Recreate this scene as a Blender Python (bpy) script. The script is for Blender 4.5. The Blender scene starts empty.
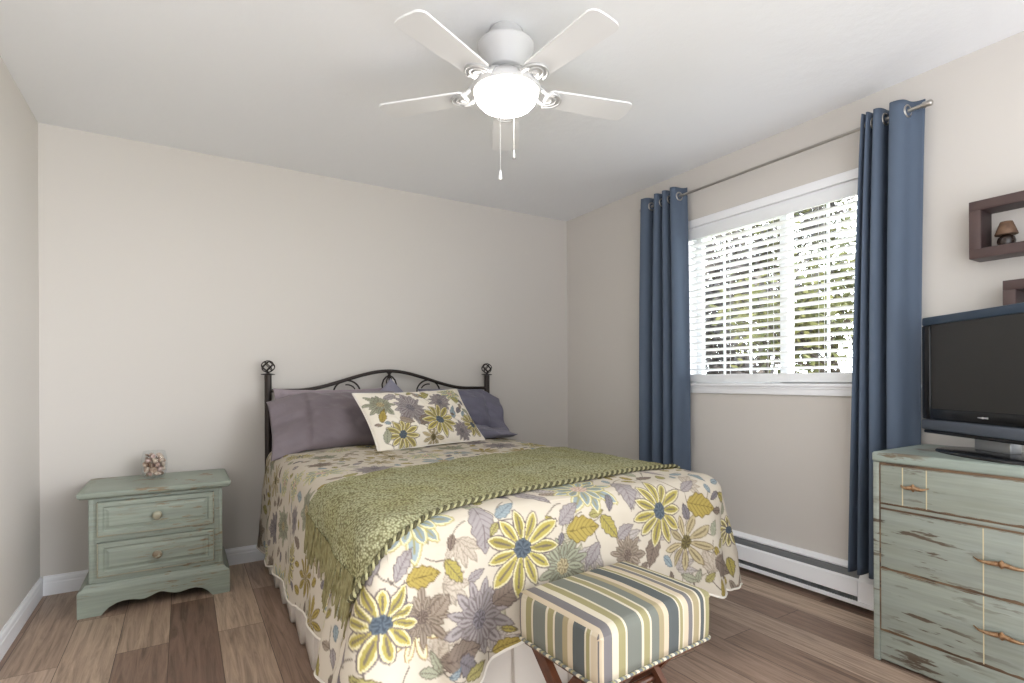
import bpy, bmesh, math, random
import numpy as np
from mathutils import Vector, Matrix, noise
from math import pi, sin, cos, radians

sc = bpy.context.scene
COL = sc.collection
random.seed(7)

# ------------------------------------------------------------------ camera
YAW, ROLL = 0.549, 0.005
cam_d = bpy.data.cameras.new('camera'); cam = bpy.data.objects.new('camera', cam_d); COL.objects.link(cam)
cam_d.sensor_width = 36.0; cam_d.sensor_fit = 'HORIZONTAL'; cam_d.lens = 536.86/1024*36
cam_d.shift_x = 0.0004; cam_d.shift_y = 0.0374; cam_d.clip_start = 0.02
fw = Vector((sin(YAW), cos(YAW), 0)); rt = Vector((cos(YAW), -sin(YAW), 0)); up = Vector((0, 0, 1))
r2 = rt*cos(ROLL)-up*sin(ROLL); u2 = up*cos(ROLL)+rt*sin(ROLL)
M = Matrix((r2, u2, -fw)).transposed().to_4x4(); M.translation = Vector((0, 0, 1.1018))
cam.matrix_world = M
sc.camera = cam

# ------------------------------------------------------------------ exposure, sky with added fill, sun
sc.view_settings.view_transform = 'Standard'; sc.view_settings.look = 'None'
sc.view_settings.gamma = 1.0; sc.view_settings.use_curve_mapping = False
sc.view_settings.exposure = -0.30
SKY_WINDOW, FILL_REST, FILL_LEFT, FILL_LOW = 17.0, 0.85, 4.4, 4.2  # last three are added room fill by direction, with no real source
w = bpy.data.worlds.new('sky_and_fill'); sc.world = w; w.use_nodes = True
nt = w.node_tree; nt.nodes.clear()
def N(nt, t, **k):
    n = nt.nodes.new(t)
    for a, b in k.items(): setattr(n, a, b)
    return n
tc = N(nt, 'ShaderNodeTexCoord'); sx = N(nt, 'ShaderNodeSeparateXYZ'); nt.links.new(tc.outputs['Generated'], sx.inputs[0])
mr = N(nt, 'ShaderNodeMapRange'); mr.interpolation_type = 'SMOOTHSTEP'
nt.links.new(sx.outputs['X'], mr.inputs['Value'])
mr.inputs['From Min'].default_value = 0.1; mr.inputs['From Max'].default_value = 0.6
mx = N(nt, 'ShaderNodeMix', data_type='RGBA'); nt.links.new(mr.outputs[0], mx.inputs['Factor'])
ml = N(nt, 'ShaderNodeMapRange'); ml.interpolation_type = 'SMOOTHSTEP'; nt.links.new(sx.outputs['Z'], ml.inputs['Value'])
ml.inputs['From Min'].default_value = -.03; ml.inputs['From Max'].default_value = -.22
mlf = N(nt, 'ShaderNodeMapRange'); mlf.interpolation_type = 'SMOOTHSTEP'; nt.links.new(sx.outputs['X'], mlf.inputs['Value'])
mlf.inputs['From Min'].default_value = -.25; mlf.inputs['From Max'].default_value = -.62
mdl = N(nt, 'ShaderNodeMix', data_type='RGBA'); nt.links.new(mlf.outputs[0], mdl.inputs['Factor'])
mdl.inputs['A'].default_value = (FILL_REST*.96, FILL_REST, FILL_REST*1.05, 1); mdl.inputs['B'].default_value = (FILL_LEFT*.97, FILL_LEFT, FILL_LEFT*1.04, 1)  # stronger fill from the left, added to light the right wall
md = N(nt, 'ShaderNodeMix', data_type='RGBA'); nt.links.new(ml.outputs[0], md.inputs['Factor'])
nt.links.new(mdl.outputs['Result'], md.inputs['A']); md.inputs['B'].default_value = (FILL_LOW*.97, FILL_LOW, FILL_LOW*1.05, 1)  # bright fill from below, added to light the ceiling
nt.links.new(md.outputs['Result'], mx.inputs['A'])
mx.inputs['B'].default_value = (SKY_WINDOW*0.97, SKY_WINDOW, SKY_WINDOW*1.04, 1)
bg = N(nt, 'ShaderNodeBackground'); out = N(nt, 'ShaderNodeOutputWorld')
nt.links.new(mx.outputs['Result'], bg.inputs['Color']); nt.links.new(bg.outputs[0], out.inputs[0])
w.cycles.sampling_method = 'AUTOMATIC'

sun_d = bpy.data.lights.new('sun', 'SUN'); sun = bpy.data.objects.new('sun', sun_d); COL.objects.link(sun)
sun_d.energy = 5.0; sun_d.angle = radians(1.0); sun_d.color = (1.0, 0.95, 0.86)
sun.rotation_euler = Vector((0.75, 0.25, -0.62)).to_track_quat('-Z', 'Y').to_euler()
sun.location = (-4, 0, 8)
# portals for the window and the side left open for added fill, emitting nothing
for nm, loc, dr, sxz in (('window_portal', (2.93, 1.75, 1.57), (-1, 0, 0), (1.24, 1.0)), ('open_side_portal', (1.06, -.49, 1.22), (0, 1, 0), (3.38, 2.44))):
    pd = bpy.data.lights.new(nm, 'AREA'); po = bpy.data.objects.new(nm, pd); COL.objects.link(po)
    pd.shape = 'RECTANGLE'; pd.size, pd.size_y = sxz; pd.cycles.is_portal = True
    po.location = loc; po.rotation_euler = Vector(dr).to_track_quat('-Z', 'Y').to_euler()
sc.cycles.max_bounces = 10; sc.cycles.diffuse_bounces = 5; sc.cycles.transparent_max_bounces = 16
sc.cycles.sample_clamp_indirect = 6.0

# ------------------------------------------------------------------ helpers
WORLD = {}
def srgb(c):
    f = lambda v: (v/12.92 if v <= .04045 else ((v+.055)/1.055)**2.4)
    return tuple(f(x/255.0) for x in c)+(1.0,)

class MB:
    """collects shapes (world coordinates) and links them as one mesh object"""
    def __init__(s): s.v = []; s.f = []; s.uv = {}; s.sm = []
    def add(s, vs, fs, smooth=False, uvs=None):
        o = len(s.v); s.v += [tuple(p) for p in vs]
        for i, f in enumerate(fs):
            if uvs is not None: s.uv[len(s.f)] = uvs[i]
            s.f.append(tuple(o+k for k in f)); s.sm.append(smooth)
        return s
    def box(s, x0, x1, y0, y1, z0, z1, bev=0.0, seg=2, mat=None):
        bm = bmesh.new(); bmesh.ops.create_cube(bm, size=1)
        for v in bm.verts:
            v.co = Vector(((x0+x1)/2+v.co.x*(x1-x0), (y0+y1)/2+v.co.y*(y1-y0), (z0+z1)/2+v.co.z*(z1-z0)))
        if bev > 0: bmesh.ops.bevel(bm, geom=bm.edges[:], offset=bev, segments=seg, profile=.5, affect='EDGES')
        if mat is not None: bm.transform(mat)
        bm.verts.index_update()
        s.add([v.co[:] for v in bm.verts], [[v.index for v in f.verts] for f in bm.faces], smooth=False); bm.free(); return s
    def tube(s, pts, r, n=10, closed=False, caps=True, flat=1.0):
        pts = [Vector(p) for p in pts]; m = len(pts); rs = r if isinstance(r, (list, tuple)) else [r]*m
        T = []
        for i in range(m):
            a = pts[(i-1) % m] if (closed or i > 0) else pts[i]
            b = pts[(i+1) % m] if (closed or i < m-1) else pts[i]
            T.append((b-a).normalized())
        u = T[0].orthogonal().normalized(); vs = []; fs = []
        for i in range(m):
            u = (u-T[i]*u.dot(T[i])).normalized(); v = T[i].cross(u)
            for k in range(n):
                a = 2*pi*k/n; vs.append(pts[i]+u*cos(a)*rs[i]+v*sin(a)*rs[i]*flat)
        for i in range(m if closed else m-1):
            j = (i+1) % m
            for k in range(n):
                fs.append((i*n+k, i*n+(k+1) % n, j*n+(k+1) % n, j*n+k))
        if caps and not closed:
            fs.append(tuple(range(n))[::-1]); fs.append(tuple((m-1)*n+k for k in range(n)))
        return s.add(vs, fs, True)
    def lathe(s, prof, c, n=32, axis='z', mat=None):
        vs = []; fs = []; m = len(prof)
        for (r, h) in prof:
            for k in range(n):
                a = 2*pi*k/n
                p = Vector((r*cos(a), r*sin(a), h))
                if axis == 'y': p = Vector((p.x, p.z, p.y))
                if axis == 'x': p = Vector((p.z, p.x, p.y))
                if mat is not None: p = mat @ p
                vs.append(p+Vector(c))
        for i in range(m-1):
            for k in range(n):
                fs.append((i*n+k, i*n+(k+1) % n, (i+1)*n+(k+1) % n, (i+1)*n+k))
        if prof[0][0] > 1e-6: fs.append(tuple(range(n))[::-1])
        if prof[-1][0] > 1e-6: fs.append(tuple((m-1)*n+k for k in range(n)))
        return s.add(vs, fs, True)
    def grid(s, P, closed_u=False, uv=False):
        """P: array (m,n,3)"""
        P = np.asarray(P, float); m, n = P.shape[:2]
        fs = []; uvs = []
        for i in range(m-1):
            for j in range(n if closed_u else n-1):
                k = (j+1) % n
                fs.append((i*n+j, i*n+k, (i+1)*n+k, (i+1)*n+j))
        return s.add(P.reshape(-1, 3), fs, True)
    def prism(s, poly, d0, d1, plane='xz', bev=0):
        """polygon in a plane extruded along the third axis from d0 to d1"""
        def P(a, b, d):
            return {'xz': (a, d, b), 'yz': (d, a, b), 'xy': (a, b, d)}[plane]
        n = len(poly)
        bm = bmesh.new()
        va = [bm.verts.new(P(a, b, d0)) for a, b in poly]; vb = [bm.verts.new(P(a, b, d1)) for a, b in poly]
        bm.faces.new(va); bm.faces.new(vb[::-1])
        for i in range(n):
            j = (i+1) % n; bm.faces.new((va[j], va[i], vb[i], vb[j]))
        bmesh.ops.recalc_face_normals(bm, faces=bm.faces)
        if bev: bmesh.ops.bevel(bm, geom=[e for e in bm.edges], offset=bev, segments=2, affect='EDGES', clamp_overlap=True)
        bm.verts.index_update()
        s.add([v.co[:] for v in bm.verts], [[v.index for v in f.verts] for f in bm.faces]); bm.free(); return s
    def build(s, name, mat, parent=None, origin=None, solid=0, subsurf=0, fix=True, smooth_angle=40):
        base = Vector(WORLD[parent.as_pointer()]) if parent is not None else Vector(origin or (0, 0, 0))
        me = bpy.data.meshes.new(name)
        me.from_pydata([tuple(Vector(p)-base) for p in s.v], [], s.f)
        if s.uv:
            ul = me.uv_layers.new(name='UVMap')
            for i, p in enumerate(me.polygons):
                if i in s.uv:
                    for k, li in enumerate(p.loop_indices): ul.data[li].uv = s.uv[i][k]
        if fix:
            bm = bmesh.new(); bm.from_mesh(me); bmesh.ops.recalc_face_normals(bm, faces=bm.faces); bm.to_mesh(me); bm.free()
        me.polygons.foreach_set('use_smooth', [True]*len(me.polygons) if any(s.sm) and all(s.sm) else s.sm)
        if not all(s.sm):
            me.polygons.foreach_set('use_smooth', [True]*len(me.polygons))
            try: me.set_sharp_from_angle(angle=radians(smooth_angle))
            except Exception: pass
        elif smooth_angle < 180:
            try: me.set_sharp_from_angle(angle=radians(60))
            except Exception: pass
        if mat: me.materials.append(mat)
        o = bpy.data.objects.new(name, me); COL.objects.link(o)
        if parent is not None: o.parent = parent
        else: o.location = base
        WORLD[o.as_pointer()] = tuple(base)
        if solid:
            md = o.modifiers.new('thickness', 'SOLIDIFY'); md.thickness = solid; md.offset = 0
        if subsurf:
            md = o.modifiers.new('smooth', 'SUBSURF'); md.levels = subsurf; md.render_levels = subsurf
        return o

def tag(o, label, cat, group=None):
    o['label'] = label; o['category'] = cat
    if group: o['group'] = group
    return o
def thing(name, label, cat, loc, group=None):
    o = bpy.data.objects.new(name, None); COL.objects.link(o); o.location = loc; o.empty_display_size = .1
    WORLD[o.as_pointer()] = tuple(loc)
    return tag(o, label, cat, group)
def struct(o): o['kind'] = 'structure'; return o
def lab(o, label): o['label'] = label; return o

# ------------------------------------------------------------------ materials
def mat(name, rgb, rough=.5, metal=0.0, spec=.5, bump=None, var=None, trans=0.0):
    m = bpy.data.materials.new(name); m.use_nodes = True; t = m.node_tree; b = t.nodes['Principled BSDF']
    b.inputs['Base Color'].default_value = srgb(rgb); b.inputs['Roughness'].default_value = rough
    b.inputs['Metallic'].default_value = metal; b.inputs['Specular IOR Level'].default_value = spec
    if trans: b.inputs['Transmission Weight'].default_value = trans
    c = N(t, 'ShaderNodeTexCoord')
    if bump:
        nz = N(t, 'ShaderNodeTexNoise'); nz.inputs['Scale'].default_value = bump[0]; nz.inputs['Detail'].default_value = 4
        t.links.new(c.outputs['Object'], nz.inputs['Vector'])
        bp = N(t, 'ShaderNodeBump'); bp.inputs['Strength'].default_value = bump[1]; bp.inputs['Distance'].default_value = bump[2] if len(bump) > 2 else .005
        t.links.new(nz.outputs['Fac'], bp.inputs['Height']); t.links.new(bp.outputs[0], b.inputs['Normal'])
    if var:
        nz = N(t, 'ShaderNodeTexNoise'); nz.inputs['Scale'].default_value = var[0]; nz.inputs['Detail'].default_value = 5
        t.links.new(c.outputs['Object'], nz.inputs['Vector'])
        r = N(t, 'ShaderNodeValToRGB'); r.color_ramp.elements[0].position = .35; r.color_ramp.elements[1].position = .65
        r.color_ramp.elements[0].color = srgb(rgb); r.color_ramp.elements[1].color = srgb(var[1])
        t.links.new(nz.outputs['Fac'], r.inputs[0]); t.links.new(r.outputs[0], b.inputs['Base Color'])
    return m

def mapped_noise(t, scale, detail=4, coord='Object', rough=.55, loc=(0, 0, 0)):
    c = N(t, 'ShaderNodeTexCoord'); mp = N(t, 'ShaderNodeMapping'); mp.inputs['Scale'].default_value = scale; mp.inputs['Location'].default_value = loc
    nz = N(t, 'ShaderNodeTexNoise'); nz.inputs['Scale'].default_value = 1; nz.inputs['Detail'].default_value = detail; nz.inputs['Roughness'].default_value = rough
    t.links.new(c.outputs[coord], mp.inputs[0]); t.links.new(mp.outputs[0], nz.inputs['Vector']); return nz
def ramp(t, src, stops, interp='LINEAR'):
    r = N(t, 'ShaderNodeValToRGB'); cr = r.color_ramp; cr.interpolation = interp
    while len(cr.elements) < len(stops): cr.elements.new(.5)
    for e, (p, c) in zip(cr.elements, stops): e.position = p; e.color = c if len(c) == 4 else srgb(c)
    t.links.new(src, r.inputs[0]); return r
def mix(t, fac, a, b):
    m = N(t, 'ShaderNodeMix', data_type='RGBA')
    for k, v in (('Factor', fac), ('A', a), ('B', b)):
        if hasattr(v, 'links') or hasattr(v, 'is_linked'): t.links.new(v, m.inputs[k])
        elif isinstance(v, (int, float)): m.inputs[k].default_value = v
        else: m.inputs[k].default_value = srgb(v)
    return m.outputs['Result']
def bump_from(t, b, src, strength, dist):
    bp = N(t, 'ShaderNodeBump'); bp.inputs['Strength'].default_value = strength; bp.inputs['Distance'].default_value = dist
    t.links.new(src, bp.inputs['Height']); t.links.new(bp.outputs[0], b.inputs['Normal']); return bp

def distressed(name, base, base2, scuff, sc_vec, amount, fine=(3, 3, 60)):
    """painted wood, worn through in long streaks"""
    m = bpy.data.materials.new(name); m.use_nodes = True; t = m.node_tree; b = t.nodes['Principled BSDF']
    n1 = mapped_noise(t, tuple(x*.35 for x in sc_vec), 3); r1 = ramp(t, n1.outputs['Fac'], [(.35, base), (.68, base2)])
    n2 = mapped_noise(t, sc_vec, 6, rough=.6, loc=(3, 1, 2)); r2_ = ramp(t, n2.outputs['Fac'], [(amount, (0, 0, 0)), (amount+.045, (255, 255, 255))])
    n3 = mapped_noise(t, (2.3, 2.3, 3.5), 2, loc=(5, 2, 1)); r3 = ramp(t, n3.outputs['Fac'], [(.36, (0, 0, 0)), (.50, (255, 255, 255))])
    mu = N(t, 'ShaderNodeMath', operation='MULTIPLY'); t.links.new(r2_.outputs[0], mu.inputs[0]); t.links.new(r3.outputs[0], mu.inputs[1])
    n4 = mapped_noise(t, fine, 3, loc=(1, 7, 1)); r4 = ramp(t, n4.outputs['Fac'], [(.3, (225, 225, 225)), (.7, (255, 255, 255))])
    c1 = mix(t, mu.outputs[0], r1.outputs[0], scuff)
    mm = N(t, 'ShaderNodeMix', data_type='RGBA', blend_type='MULTIPLY'); mm.inputs['Factor'].default_value = .8
    t.links.new(c1, mm.inputs['A']); t.links.new(r4.outputs[0], mm.inputs['B'])
    t.links.new(mm.outputs['Result'], b.inputs['Base Color']); b.inputs['Roughness'].default_value = .45
    bump_from(t, b, n4.outputs['Fac'], .12, .002)
    return m

WALL_C = (204, 199, 193)
m_wall = mat('wall_paint', WALL_C, .75, bump=(220, .06, .002))
m_white = mat('white_trim_paint', (240, 241, 244), .4)
def ceiling_mat():
    m = mat('ceiling_texture_paint', (232, 233, 235), .85); t = m.node_tree; b = t.nodes['Principled BSDF']
    n = mapped_noise(t, (7, 7, 7), 8, rough=.65); bump_from(t, b, n.outputs['Fac'], .35, .012); return m
m_ceil = ceiling_mat()
def floor_mat():
    m = bpy.data.materials.new('vinyl_plank_floor'); m.use_nodes = True; t = m.node_tree; b = t.nodes['Principled BSDF']
    c = N(t, 'ShaderNodeTexCoord'); mp = N(t, 'ShaderNodeMapping'); mp.inputs['Rotation'].default_value = (0, 0, pi/2); mp.inputs['Location'].default_value = (0.25, .055, 0)
    t.links.new(c.outputs['Object'], mp.inputs[0])
    br = N(t, 'ShaderNodeTexBrick'); br.offset = .37; br.offset_frequency = 2; br.squash = 1
    for k, v in (('Scale', 1), ('Mortar Size', .0012), ('Mortar Smooth', .1), ('Bias', 0), ('Brick Width', 1.22), ('Row Height', .182)): br.inputs[k].default_value = v
    br.inputs['Color1'].default_value = (0, 0, 0, 1); br.inputs['Color2'].default_value = (1, 1, 1, 1); br.inputs['Mortar'].default_value = (.2, .2, .2, 1)
    t.links.new(mp.outputs[0], br.inputs['Vector'])
    tone = ramp(t, br.outputs['Color'], [(0, (128, 102, 88)), (.3, (166, 140, 123)), (.55, (198, 174, 155)), (.75, (154, 129, 113)), (1, (220, 196, 172))])
    # grain shifted per plank
    va = N(t, 'ShaderNodeVectorMath', operation='MULTIPLY_ADD'); va.inputs[1].default_value = (13, 13, 13)
    t.links.new(br.outputs['Color'], va.inputs[0]); t.links.new(c.outputs['Object'], va.inputs[2])
    m2 = N(t, 'ShaderNodeMapping'); m2.inputs['Scale'].default_value = (44, 2.6, 8); t.links.new(va.outputs[0], m2.inputs[0])
    g = N(t, 'ShaderNodeTexNoise'); g.inputs['Scale'].default_value = 1; g.inputs['Detail'].default_value = 9; g.inputs['Roughness'].default_value = .68; g.inputs['Distortion'].default_value = .9
    t.links.new(m2.outputs[0], g.inputs['Vector'])
    gr = ramp(t, g.outputs['Fac'], [(.3, (138, 131, 126)), (.5, (222, 219, 217)), (.66, (255, 255, 255))])
    mm = N(t, 'ShaderNodeMix', data_type='RGBA', blend_type='MULTIPLY'); mm.inputs['Factor'].default_value = .85
    t.links.new(tone.outputs[0], mm.inputs['A']); t.links.new(gr.outputs[0], mm.inputs['B'])
    seam = mix(t, br.outputs['Fac'], mm.outputs['Result'], (62, 48, 40))
    t.links.new(seam, b.inputs['Base Color']); b.inputs['Roughness'].default_value = .42
    bump_from(t, b, g.outputs['Fac'], .15, .002)
    return m
m_floor = floor_mat()
m_dark_metal = mat('dark_bronze_metal', (52, 45, 42), .42, .6)
m_green = distressed('sage_green_paint', (154, 163, 150), (144, 153, 142), (140, 122, 96), (12, 12, 80), .575, fine=(4, 4, 90))
m_green_edge = distressed('sage_green_worn_edge', (160, 162, 144), (180, 172, 148), (134, 114, 88), (20, 20, 30), .54)
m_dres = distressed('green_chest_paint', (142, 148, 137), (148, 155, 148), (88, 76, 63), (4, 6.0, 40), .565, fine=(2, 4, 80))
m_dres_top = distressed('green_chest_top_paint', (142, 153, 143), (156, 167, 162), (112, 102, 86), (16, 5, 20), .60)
m_brown_edge = distressed('worn_brown_edge', (82, 64, 50), (128, 104, 78), (58, 46, 38), (6, 12, 30), .55)
m_inlay = mat('cream_inlay', (196, 184, 150), .5)
m_brass = mat('antique_brass', (176, 148, 118), .38, .75, var=(60, (140, 104, 72)))
m_wood = mat('walnut_wood', (74, 42, 28), .35, var=(30, (98, 58, 38)))
m_blue = mat('blue_curtain_cloth', (84, 95, 111), .85, spec=.2, bump=(900, .12, .001))
m_steel = mat('brushed_nickel', (176, 172, 166), .28, .9)
m_tv = mat('gloss_black_plastic', (20, 21, 24), .22)
m_tv_bar = mat('blue_grey_speaker_plastic', (78, 84, 94), .4)
m_tv_top = mat('slate_blue_bezel', (52, 66, 82), .3)
m_screen = mat('matt_tv_screen', (44, 43, 42), .38, spec=.6)
m_frame = mat('espresso_wood', (68, 52, 51), .45, var=(14, (76, 58, 55)))
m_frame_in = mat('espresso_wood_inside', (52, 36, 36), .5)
m_heat = mat('white_enamel_metal', (242, 243, 246), .35)
m_grille = mat('grey_heater_fins', (120, 122, 124), .5)
m_vinyl = mat('white_vinyl', (236, 238, 240), .35)
def slat_mat():
    m = mat('white_blind_slat', (240, 240, 240), .45); t = m.node_tree; b = t.nodes['Principled BSDF']; o = t.nodes['Material Output']
    tr = N(t, 'ShaderNodeBsdfTranslucent'); tr.inputs[0].default_value = (.9, .9, .9, 1); ms = N(t, 'ShaderNodeMixShader'); ms.inputs[0].default_value = .3
    t.links.new(b.outputs[0], ms.inputs[1]); t.links.new(tr.outputs[0], ms.inputs[2]); t.links.new(ms.outputs[0], o.inputs[0]); return m
m_slat = slat_mat()
def pane_mat(name, tint=(1, 1, 1), refl=.06):
    m = bpy.data.materials.new(name); m.use_nodes = True; t = m.node_tree; t.nodes.clear()
    tr = N(t, 'ShaderNodeBsdfTransparent'); tr.inputs[0].default_value = tint+(1,)
    gl = N(t, 'ShaderNodeBsdfGlossy'); gl.inputs['Roughness'].default_value = .02
    lw = N(t, 'ShaderNodeLayerWeight'); lw.inputs[0].default_value = .18; fr = N(t, 'ShaderNodeMath', operation='MULTIPLY'); fr.inputs[1].default_value = .45; t.links.new(lw.outputs['Facing'], fr.inputs[0])
    ms = N(t, 'ShaderNodeMixShader'); o = N(t, 'ShaderNodeOutputMaterial')
    t.links.new(fr.outputs[0], ms.inputs[0]); t.links.new(tr.outputs[0], ms.inputs[1]); t.links.new(gl.outputs[0], ms.inputs[2]); t.links.new(ms.outputs[0], o.inputs[0]); return m
m_pane = pane_mat('window_glass', (.97, .985, .98)); m_glass = pane_mat('clear_bowl_glass', (.97, .98, .985))
def vcol_mat(name, rough=.85, noise_scale=0, bump=(60, .25, .004)):
    m = bpy.data.materials.new(name); m.use_nodes = True; t = m.node_tree; b = t.nodes['Principled BSDF']
    at = N(t, 'ShaderNodeVertexColor'); at.layer_name = 'print'; t.links.new(at.outputs[0], b.inputs['Base Color'])
    b.inputs['Roughness'].default_value = rough; b.inputs['Specular IOR Level'].default_value = .25
    n = mapped_noise(t, (bump[0],)*3, 3); bump_from(t, b, n.outputs['Fac'], bump[1], bump[2]); return m
m_floral = vcol_mat('floral_printed_cotton'); m_sham = vcol_mat('floral_printed_sham')
m_piping = mat('white_piping', (228, 222, 212), .8)
def pillow_mat(name, rgb, rgb2):
    m = mat(name, rgb, .55, spec=.35, var=(5, rgb2)); t = m.node_tree; b = t.nodes['Principled BSDF']
    b.inputs['Sheen Weight'].default_value = .15
    n = mapped_noise(t, (11, 7, 9), 4, rough=.5); bump_from(t, b, n.outputs['Fac'], .35, .03); return m
m_plum = pillow_mat('plum_grey_satin', (108, 98, 103), (116, 106, 111)); m_plum_l = pillow_mat('pale_plum_cotton', (140, 128, 134), (148, 136, 142))
m_indigo = pillow_mat('grey_violet_cotton', (100, 98, 114), (108, 106, 122)); m_indigo_l = pillow_mat('pale_violet_cotton', (130, 128, 142), (138, 136, 150))
m_skirt = mat('off_white_bed_skirt_cotton', (206, 198, 188), .9, spec=.1)
m_matt = mat('white_mattress_ticking', (215, 212, 206), .9)
def knit_mat():
    m = bpy.data.materials.new('olive_knit'); m.use_nodes = True; t = m.node_tree; b = t.nodes['Principled BSDF']
    c = N(t, 'ShaderNodeTexCoord'); vo = N(t, 'ShaderNodeTexVoronoi'); vo.inputs['Scale'].default_value = 130; t.links.new(c.outputs['Object'], vo.inputs['Vector'])
    r = ramp(t, vo.outputs['Distance'], [(.0, (186, 186, 156)), (.35, (164, 164, 132)), (.75, (112, 108, 80))])
    n = mapped_noise(t, (5, 5, 5), 3); r2_ = ramp(t, n.outputs['Fac'], [(.35, (235, 228, 196)), (.65, (255, 255, 255))])
    mm = N(t, 'ShaderNodeMix', data_type='RGBA', blend_type='MULTIPLY'); mm.inputs['Factor'].default_value = .6
    t.links.new(r.outputs[0], mm.inputs['A']); t.links.new(r2_.outputs[0], mm.inputs['B']); t.links.new(mm.outputs['Result'], b.inputs['Base Color'])
    b.inputs['Roughness'].default_value = .95; b.inputs['Specular IOR Level'].default_value = .1
    inv = N(t, 'ShaderNodeMath', operation='SUBTRACT'); inv.inputs[0].default_value = 1; t.links.new(vo.outputs['Distance'], inv.inputs[1])
    bump_from(t, b, inv.outputs[0], .7, .006); return m
m_knit = knit_mat(); m_fringe = mat('olive_fringe_yarn', (146, 140, 104), .95, spec=.1, var=(40, (118, 110, 76)))
m_braid_d = mat('dark_olive_yarn', (82, 78, 54), .95); m_braid_l = mat('pale_straw_yarn', (160, 156, 118), .95)
m_fan = mat('white_fan_enamel', (194, 194, 195), .4); m_fan_metal = mat('pearl_white_metal', (186, 186, 186), .3, .25)
m_blade = mat('white_fan_blade', (224, 224, 225), .4)
m_chain = mat('pale_bead_chain', (205, 205, 203), .35, .3); m_fob = mat('grey_chain_fob', (150, 150, 150), .4, .3); m_fobw = mat('white_chain_fob', (245, 245, 245), .4)
m_screw = mat('dark_screw_holes', (90, 88, 86), .5)
def emit_mat(name, rgb, s):
    m = bpy.data.materials.new(name); m.use_nodes = True; b = m.node_tree.nodes['Principled BSDF']
    b.inputs['Base Color'].default_value = srgb((240, 236, 228)); b.inputs['Emission Color'].default_value = srgb(rgb); b.inputs['Emission Strength'].default_value = s; return m
m_globe = emit_mat('lit_frosted_globe', (255, 249, 242), 27.0)
m_shell = [mat('cream_shell', (214, 200, 184), .4, bump=(90, .3, .002), var=(70, (176, 150, 132))), mat('brown_shell', (120, 92, 74), .4, var=(80, (188, 166, 146))), mat('pink_shell', (206, 184, 176), .4, var=(60, (170, 140, 130)))]
m_shade = mat('brown_lamp_shade', (112, 86, 66), .7, var=(40, (88, 64, 48))); m_lbase = mat('dark_glazed_base', (42, 32, 28), .25)
m_bark = mat('grey_tree_bark', (66, 58, 54), .9, bump=(30, .5, .02)); m_leaf = mat('sunlit_green_leaf', (78, 88, 48), .7, var=(3, (124, 122, 72))); m_leafd = mat('grey_brown_dry_leaf', (96, 95, 102), .8, var=(3, (128, 120, 116)))
m_grass = mat('dry_lawn', (150, 150, 110), .95, var=(.8, (186, 178, 150)))
m_siding = mat('pale_blue_siding', (176, 190, 206), .7)

# ------------------------------------------------------------------ room shell
XW0, XW1, YB, YF_, H = -.633, 2.7767, 3.63, -.5, 2.44
WY0, WY1, WZ0, WZ1 = 1.15, 2.37, 1.075, 2.062      # window opening
struct(MB().box(XW0-.1, XW1+.15, YF_, YB+.1, -.1, 0).build('floor', m_floor))
struct(MB().box(XW0-.1, XW1+.15, YF_, YB+.1, H, H+.1).build('ceiling', m_ceil))
struct(MB().box(XW0-.1, XW1+.15, YB, YB+.1, 0, H).build('wall_back', m_wall))
struct(MB().box(XW0-.1, XW0, YF_, YB, 0, H).build('wall_left', m_wall))
wr = MB()
for a in ((YF_, WY0, 0, H), (WY1, YB, 0, H), (WY0, WY1, 0, WZ0), (WY0, WY1, WZ1, H)): wr.box(XW1, XW1+.15, *a)
struct(wr.build('wall_right', m_wall))
def baseboard(name, a, b, n, h=.099):
    """profile swept from a to b along a wall; n is the normal into the room"""
    prof = [(0, 0), (.013, 0), (.013, h*.62), (.0105, h*.66), (.0105, h*.72), (.0125, h*.75), (.0115, h*.86), (.006, h*.93), (.005, h), (0, h)]
    a = Vector(a); b = Vector(b); n = Vector(n); vs = [p+n*d+Vector((0, 0, z)) for p in (a, b) for d, z in prof]; k = len(prof)
    fs = [(i, (i+1) % k, k+(i+1) % k, k+i) for i in range(k)]+[tuple(range(k)), tuple(range(k, 2*k))]
    return struct(MB().add(vs, fs).build(name, m_white, smooth_angle=25))
baseboard('baseboard_back', (XW0+.013, YB, 0), (XW1-.013, YB, 0), (0, -1, 0))
baseboard('baseboard_left', (XW0, YF_, 0), (XW0, YB, 0), (1, 0, 0))
baseboard('baseboard_right', (XW1, 3.05, 0), (XW1, YB, 0), (-1, 0, 0))

# window
win = bpy.data.objects.new('window_1', None); COL.objects.link(win); win.location = (XW1, 1.75, WZ0); WORLD[win.as_pointer()] = (XW1, 1.75, WZ0); win['kind'] = 'structure'
X = XW1
c = MB()
c.box(X-.018, X, WY0-.065, WY1+.065, WZ1, WZ1+.048, .004)
c.box(X-.018, X, WY0-.065, WY0, WZ0, WZ1, .004); c.box(X-.018, X, WY1, WY1+.065, WZ0, WZ1, .004)
c.build('casing', m_white, win)
MB().box(X-.030, X+.075, WY0-.075, WY1+.075, WZ0-.018, WZ0, .005).build('sill', m_white, win)
MB().box(X-.016, X, WY0-.065, WY1+.065, WZ0-.062, WZ0-.018, .004).box(X-.022, X, WY0-.065, WY1+.065, WZ0-.03, WZ0-.018, .003).build('apron', m_white, win)
j = MB(); j.box(X, X+.12, WY0, WY0+.012, WZ0, WZ1); j.box(X, X+.12, WY1-.012, WY1, WZ0, WZ1); j.box(X, X+.12, WY0, WY1, WZ1-.012, WZ1)
j.build('jamb', m_white, win)
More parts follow.
